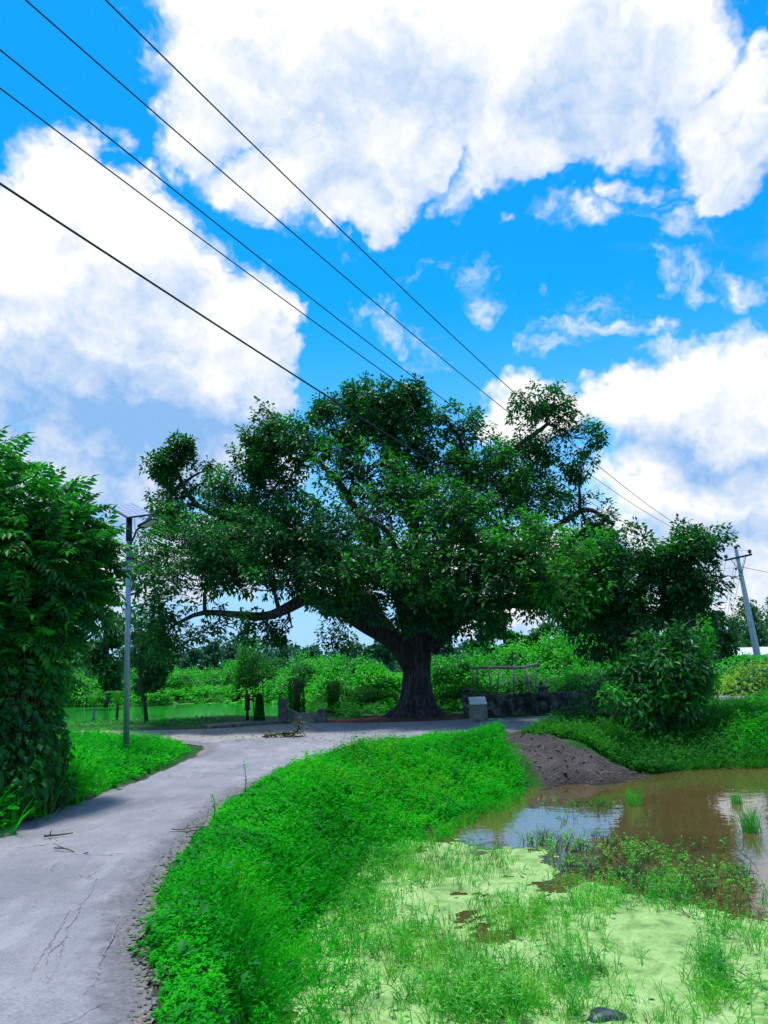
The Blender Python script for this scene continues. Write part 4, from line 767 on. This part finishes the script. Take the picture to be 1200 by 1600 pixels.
def tufts(acc, q, h, k=8, w=.008, z=None, mi=0, bend=.5, spread=.5):
    n = len(q); z = hfun(q[:, 0], q[:, 1]) if z is None else np.full(n, z); b = np.repeat(np.stack([q[:, 0], q[:, 1], z], -1), k, 0)+np.c_[rng.normal(0, .025, (n*k, 2)), np.zeros(n*k)]
    d = np.c_[rng.normal(0, spread, (n*k, 2)), np.ones(n*k)]; blades(acc, b, d, np.repeat(h*rng.uniform(.6, 1.2, n), k)*rng.uniform(.6, 1.1, n*k), w, bend, mi)
def lod(q, near, far_, c=(0, 0)): return q
# near verge between road and pond
VERGE = np.concatenate([spline(INNER[1:11], 60)+0, np.array([(2.4, 17.3), (2.1, 16.), (2.4, 14.6)]), np.array([(2.1, 14.1), (.85, 12.1), (-.32, 10), (-.8, 7.4), (-.78, 5.5), (-.7, 4), (-.2, 2.5), (-.5, 2)])])
def shade_off(q): return q
A = Acc()
q = inpoly(VERGE, 17000); r = -sd(VERGE, q[:, 0], q[:, 1]); rr = sd(ROAD, q[:, 0], q[:, 1]); q = q[rr > .02+.03*rng.random(len(q))]; e_ = spline(INNER[1:10], 320)[:, :2]; q = np.concatenate([q, e_+np.c_[.08+rng.normal(0, .05, 320), rng.normal(0, .05, 320)]])
dist = q[:, 1]; ed_ = sd(ROAD, q[:, 0], q[:, 1]); cl = sn(np.c_[q, 0*q[:, :1]], 1.5, 61)
nearm = dist < 9
def hgt(q): e = sd(ROAD, q[:, 0], q[:, 1]); return (.07+.155*ss(e, .0, 1.0))*(1+.38*sn(np.c_[q, 0*q[:, :1]], 2.6, 66)+.2*sn(np.c_[q, 0*q[:, :1]], 7., 67))
for lo, hi, frac in ((0, 7, 1.), (7, 11, 1.), (11, 20, 1.)):
    s = q[(q[:, 1] >= lo) & (q[:, 1] < hi)]; e = hgt(s); g = rng.random(len(s)); c_ = sn(np.c_[s, 0*s[:, :1]], 1.3, 62)
    wsel = s[(c_ > -.3) | (g < .6)]; gs_ = s[((c_ <= .1) & (g > .3)) | (g > .60)]
    H1 = hgt(wsel)*(1.35 if lo > 9 else 1.15); weeds(A, wsel, H1, .048 if lo < 7 else .064, 11 if lo < 7 else 10, mi=0, lw=.44)
    tufts(A, gs_, hgt(gs_)*1.15, 8, .006 if lo < 7 else .009, mi=0)
s = q[rng.random(len(q)) < .03]; weeds(A, s, hgt(s)*1.3, .11, 6, mi=1, lw=.6)
c_ = sn(np.c_[q, 0*q[:, :1]], 1.9, 64)+.6*sn(np.c_[q, 0*q[:, :1]], 5., 65); s = q[(c_ > .5) & (rng.random(len(q)) < .35)]; weeds(A, s, hgt(s)*1.25, .06, 9, mi=2)
s = q[rng.random(len(q)) < .012]; tufts(A, s, hgt(s)*1.5+.06, 3, .006, mi=3, spread=.5); s = q[rng.random(len(q)) < .03]; tufts(A, s[::2], hgt(s[::2])*1.5, 5, .007, mi=2, spread=.35)
s = inpoly([(-.75, 3), (-.8, 5.5), (-.85, 7.4), (-.4, 9.9), (.9, 12), (2.2, 14.3), (2.4, 14.0), (1.25, 11.85), (.05, 9.7), (-.35, 7.4), (-.4, 5), (-.3, 3)], 600); weeds(A, s[s[:, 0] < 9], .18, .055, 7, z=WZ, mi=0, lw=.36); s = s[::2]+rng.normal(0, .12, s[::2].shape); tufts(A, s, .24, 6, .007, z=WZ, mi=0)
tag(build('verge_grass', A, [M['verge'], M['verge_b'], M['olive'], M['dead']]), 'thick bright green weeds and grass between the road and duckweed', 'grass', kind='stuff'); print('verge tris', sum(len(f) for f in A.f))
# right bank and slope, far-left verge, beyond road
A = Acc()
RB = [(5.2, 15.95), (4.55, 16.4), (3.7, 17.3), (3.3, 18.3), (4.2, 19.9), (8, 21.9), (11.8, 25.5), (14.2, 30), (19, 32), (26, 24), (22, 18.6), (14, 17.3), (8, 16.4), (6.4, 16.3)]
q = inpoly(RB, 12000); weeds(A, q, .38, .10, 10); q = inpoly(RB, 7000); tufts(A, q, .5, 7, .014)
q = inpoly([(9.5, 17.6), (12, 20.5), (14, 24), (16, 30), (22, 31), (28, 24), (22, 18.8), (14, 17.6)], 4000); weeds(A, q, .5, .12, 9, mi=2)
q = inpoly([(7.2, 17), (9, 20.5), (12.5, 25), (15, 30), (20, 31), (26, 24), (22, 18.8), (14, 17.6)], 6000); weeds(A, q, .45, .11, 9, mi=1); q = inpoly([(7, 16.5), (14, 17.6), (22, 19), (26, 24), (15, 26)], 1500); tufts(A, q, .75, 6, .014, mi=1)
q = inpoly([(2.9, 17.8), (3.7, 18.7), (4.7, 17.5), (5.8, 16.3), (5.15, 15.85), (4.3, 16.35), (3.6, 17.1)], 1100); weeds(A, q, .26, .08, 9); tufts(A, q[::2], .35, 7, .010)
q = inpoly([(5.6, 16.3), (8, 16.5), (14, 17.4), (22, 18.7), (22, 17.9), (14, 16.9), (8, 16.1)], 900); tufts(A, q, .3, 8, .012, z=WZ)
tag(build('bank_grass', A, [M['bank'], M['verge'], M['vine']]), 'tall tangled green weeds on the bank right of the brown water', 'grass', kind='stuff')
A = Acc()
LV = [(-4.0, 16.0), (-4.9, 18.2), (-7.3, 20.3), (-12, 22.3), (-16, 22), (-14, 14), (-8, 8), (-5.5, 5), (-4.75, 5), (-4.4, 9), (-4.15, 10.7), (-3.98, 12.8)]
q = inpoly(LV, 9000); tall = .10+.22*ss(sd(ROAD, q[:, 0], q[:, 1]), .1, 1.2); weeds(A, q, tall, .08, 9); q = inpoly(LV, 7000); tufts(A, q, .08+.2*ss(sd(ROAD, q[:, 0], q[:, 1]), .1, 1.2), 8, .010)
q = np.c_[rng.normal(-4.75, .28, 420), rng.uniform(7.5, 12.2, 420)]; weeds(A, q, .55, .10, 12); tufts(A, q[::2], .8, 7, .012)
tag(build('roadside_grass', A, M['verge']), 'green grass and weeds around the foot of the solar lamp', 'grass', kind='stuff')
A = Acc()
for poly, n, h, ls in (([(-1.6, 24), (-.7, 24.1), (0, 26.5), (2.6, 24.2), (5, 25.6), (8, 27.2), (11, 30), (14, 42), (14, 60), (-2, 60), (-2.8, 34), (-3.2, 27)], 7000, .35, .16),
                       ([(14.8, 31), (16.8, 40), (20, 54), (30, 62), (45, 60), (35, 35), (22, 27)], 4500, .3, .2), ([(-11, 24.6), (-5.6, 23.6), (-5.2, 27.4), (-9, 27.4), (-20, 26.9)], 900, .08, .07),
                       ([(-40, 48), (-19, 48.6), (-6.3, 45.5), (-2, 46), (-2, 62), (-45, 66)], 7000, .5, .28)):
    q = inpoly(poly, n); r_ = sd(ROAD, q[:, 0], q[:, 1]); q = q[(r_ > .15) & (np.hypot(q[:, 0]-TX, q[:, 1]-TY) > 1.15)]; weeds(A, q, h, ls, 9)
tag(build('meadow_plants', A, M['vine']), 'bright green ground creepers beyond the road and pond', 'ground cover', kind='stuff')
# emergent pond plants
A = Acc(); q = inpoly(DW[:9]+[np.array([6., 5.]), np.array([3, 3.5])], 5200) if False else inpoly(DW, 6800); k = (sn(np.c_[q, 0*q[:, :1]], 1.7, 71)+.6*sn(np.c_[q, 0*q[:, :1]], 4.5, 72)) > rng.uniform(-.7, .9, len(q)); q = q[k & (q[:, 0] < 8.5)]
g = rng.random(len(q)); weeds(A, q[g < .22], .15, .05, 7, z=WZ, mi=0, lw=.28); tufts(A, q[(g > .2) & (g < .85)], .16, 5, .006, z=WZ, mi=0, spread=.3); tufts(A, q[g > .8], .17, 3, .006, z=WZ, mi=2, spread=.3, bend=.2)
q2 = inpoly([G(x, y, WZ)[:2] for x, y in [(790,1275),(860,1250),(1200,1290),(1200,1440),(1080,1415),(880,1370),(820,1330)]], 1700); k = (sn(np.c_[q2, 0*q2[:, :1]], 1.6, 75)+.5*sn(np.c_[q2, 0*q2[:, :1]], 4.5, 76)) > rng.uniform(-.4, 1.2, len(q2)); q2 = q2[k]
g = rng.random(len(q2)); tufts(A, q2[g < .55], .22, 6, .006, z=WZ, spread=.3, mi=1); weeds(A, q2[g > .4], .16, .06, 7, z=WZ, mi=0, lw=.35)
# thicker drifts: bottom middle, along the left shore, lower right column
for cx, cy, rx, ry, n in ((760,1570,120,45,330),(640,1480,80,50,130),(900,1530,60,60,100),(1110,1530,34,80,110),(920,1420,60,30,80),(820,1440,60,40,100),(1040,1400,60,30,90),(560,1420,50,60,150),(600,1340,60,26,120),(1150,1560,60,40,30)):
    w = rng.normal(0, .5, (n, 2))*[rx, ry]+[cx, cy]; q = np.array([G(a_, min(b_, 1700), WZ)[:2] for a_, b_ in w]); g = rng.random(n); weeds(A, q[g < .5], .24, .06, 8, z=WZ, mi=0, lw=.26); tufts(A, q[g > .4], .22, 7, .006, z=WZ, spread=.4)
M['redstem'] = leafmat('reddish_stem', [(.0, (.10, .05, .02)), (1., (.24, .13, .05))], .1, .6)
tag(build('pond_weeds', A, [M['reed'], M['dead'], M['redstem']]), 'sparse green stems and grass poking through the duckweed and water', 'water plants', kind='stuff')
# individual clumps, sticks, clods
for cx, cy, h, n, l in ((990,1258,.36,60,'leaning clump of fine reeds alone in the brown water'),(1172,1300,.42,70,'upright clump of pale reeds by the right edge of the water'),(1150,1255,.22,40,'small grassy clump in the water near the far bank'),(940,1258,.22,20,'small leafy sprout standing in the brown water')):
    c = G(cx, cy, WZ); A = Acc(); q = np.repeat(c[None, :2], n, 0)+rng.normal(0, .05, (n, 2)); tufts(A, q, h, 3, .006, z=WZ, spread=.2, bend=.3); o = build('reed_clump', A, M['reed']); tag(o, l, 'reeds')
def stick(px1, py1, px2, py2, z0_, z1_, r, l, name='stick', zp=None, br=0):
    a_ = G(px1, py1, zp if zp is not None else WZ); b_ = G(px2, py2, zp if zp is not None else WZ); a_[2] = z0_; b_[2] = z1_; A = Acc(); p = spline([a_, a_*.66+b_*.34+rng.normal(0, .015, 3), a_*.33+b_*.67+rng.normal(0, .015, 3), b_], 12); tube(A, p, np.linspace(r, r*.5, 12), 6)
    for k in range(br): i = 3+2*k; d_ = rng.normal(0, .05, 3); d_[2] = abs(d_[2])*.4; tube(A, [p[i], p[i]+d_, p[i]+d_*1.8+(b_-a_)*.05], [r*.6, r*.4, r*.2], 5)
    return tag(build(name, A, M['stick'], smooth=True), l, 'stick')
stick(960, 1355, 1078, 1436, WZ+.10, WZ+.02, .010, 'long thin bare branch lying across the edge of the duckweed', br=3)
stick(908, 1330, 912, 1285, WZ-.05, WZ+.0, .009, 'dark upright stub of stick in the shallow water')
stick(1150, 1340, 1185, 1365, WZ+.12, WZ+.02, .008, 'short bent twig in the water at the right edge', br=2)
stick(68, 1312, 114, 1306, .035, .03, .014, 'short thick curled twig lying on the road', 'stick', 0, 2); stick(85, 1330, 138, 1337, .03, .028, .008, 'thin straight twig on the road below the curled one', 'stick', 0, 1)
stick(268, 1300, 316, 1298, .03, .04, .007, 'pair forming twig at the right road edge, upper', 'stick', 0, 1); stick(290, 1306, 318, 1300, .03, .05, .007, 'dark twig at the right road edge touching the grass', 'stick', 0, 1)
stick(1110, 1500, 1190, 1545, WZ+.06, WZ+.03, .006, 'thin brown stem lying on the duckweed at the lower right', br=2)
for cx, cy, rx, ry, l in ((945,1590,.13,.06,'dark wet lump floating on the duckweed at the bottom'),(748,1334,.12,.04,'dark clod at the upper edge of the duckweed'),(925,1515,.10,.04,'flat dark clod half sunk in the middle of the duckweed'),(895,1330,.10,.03,'reddish floating leaf litter in the shallow water')):
    c = G(cx, cy, WZ); A = Acc(); u, v = 14, 6; V = []; F = []
    for j in range(v):
        for i in range(u):
            a_ = i/u*6.283; p_ = j/(v-1)*1.5; r_ = 1+.25*math.sin(3*a_+cx)+.15*math.sin(7*a_); V.append(c+[math.cos(a_)*math.cos(p_)*rx*r_, math.sin(a_)*math.cos(p_)*rx*r_*.7, math.sin(p_)*ry-.01])
    for j in range(v-1):
        for i in range(u): p_, q_ = j*u+i, j*u+(i+1) % u; F += [[p_, q_, q_+u], [p_, q_+u, p_+u]]
    A.add(V, F); tag(build('mud_clod', A, M['dark_metal'] if cx == 945 else M['stick'], smooth=True), l, 'clod')
# tall weed stalks on the verge edge
for px, py, top, l in ((383,1240,1192,'tall single weed stalk rising over the road edge, the taller one'),(334,1275,1242,'slim weed stalk at the road edge nearer the camera')):
    b = P(px, py+12, 10.6 if px > 350 else 8.9); b[2] = .02; tp_ = P(px-2, top, b[1]); t = thing('weed_stalk', l, 'plant', b); A = Acc(); c_ = spline([b, (b+tp_)/2+[.02, 0, 0], tp_], 10); tube(A, c_, np.linspace(.008, .003, 10), 5); build('stem', A, M['verge'], t)
    A = Acc(); i = rng.integers(3, 10, 26); a_ = rng.uniform(0, 6.28, 26); leaves(A, c_[i]+rng.normal(0, .01, (26, 3)), np.stack([np.cos(a_), np.sin(a_), .4+0*a_], -1), .055, .02); f = build('foliage', A, M['verge'], t); f['kind'] = 'stuff'
# cut branch heap on the junction
c = G(447, 1152); t = thing('cut_branch', 'small cut leafy branch lying on the dusty junction', 'branch', c); A = Acc(); tube(A, spline([c+[-.55, 0, .03], c+[-.1, 0, .08], c+[.25, .05, .12], c+[.3, .05, .32]], 10), .02, 6); build('stem', A, M['twig'], t)
n = 240; q = c+np.stack([rng.uniform(-.5, .38, n), rng.normal(0, .12, n), rng.uniform(.02, .14, n)], -1); q[:50] = c+[.3, .05, .28]+rng.normal(0, .07, (50, 3)); A = Acc(); leaves(A, q, rng.normal(0, 1, (n, 3))*[1, 1, .4], .12, .05); f = build('foliage', A, M['dead'], t); f['kind'] = 'stuff'
# broad single leaves standing out of the verge
LA = Acc(); leaves(LA, np.zeros((1, 3)), np.array([[1., 0, .1]]), 1., .42, roll=np.zeros(1)); 
# fallen leaves, gravel and litter on road, edge and mud
A = Acc(); q = inpoly(MUD, 1100); z = hfun(q[:, 0], q[:, 1]); n = len(q)
def pebbles(A, q, z, s):
    n = len(q); r = np.broadcast_to(s, n)[:, None]; c = np.stack([q[:, 0], q[:, 1], z], -1); oc = np.array([[1, 0, 0], [0, 1, 0], [-1, 0, 0], [0, -1, 0], [0, 0, .7], [0, 0, -.5]]); V = (c[:, None]+oc[None]*r[..., None]*rng.uniform(.6, 1.3, (n, 6, 1))).reshape(-1, 3)
    f = np.array([[0, 1, 4], [1, 2, 4], [2, 3, 4], [3, 0, 4], [1, 0, 5], [2, 1, 5], [3, 2, 5], [0, 3, 5]]); A.add(V, (np.arange(n)[:, None, None]*6+f).reshape(-1, 3))
pebbles(A, q, z-.004, rng.uniform(.01, .05, n)**1.0*rng.uniform(.4, 1, n)); tag(build('mud_lumps', A, M['ground_lump'] if 'ground_lump' in M else M.setdefault('ground_lump', plainmat('dry_mud', (.045, .038, .036), (.12, .10, .095), 9., .95, .01, 40.))), 'small clods of grey mud on the bare slope down to the water', 'clods', kind='stuff')
A = Acc(); e = spline(INNER[1:8], 900)[:, :2]; q = e+np.c_[-np.abs(rng.normal(0, .13, 900)), rng.normal(0, .05, 900)]; pebbles(A, q, np.full(900, .0), rng.uniform(.005, .018, 900))
q = inpoly([(-9, 21), (-4, 18), (-1, 17), (1, 19), (0, 22.6), (-5, 22.3)], 350); pebbles(A, q, np.full(350, .02), rng.uniform(.008, .03, 350))
tag(build('gravel', A, M['plinth']), 'loose grit along the crumbling road edge', 'gravel', kind='stuff')
print('tris', sum(len(m.polygons) for m in bpy.data.meshes))
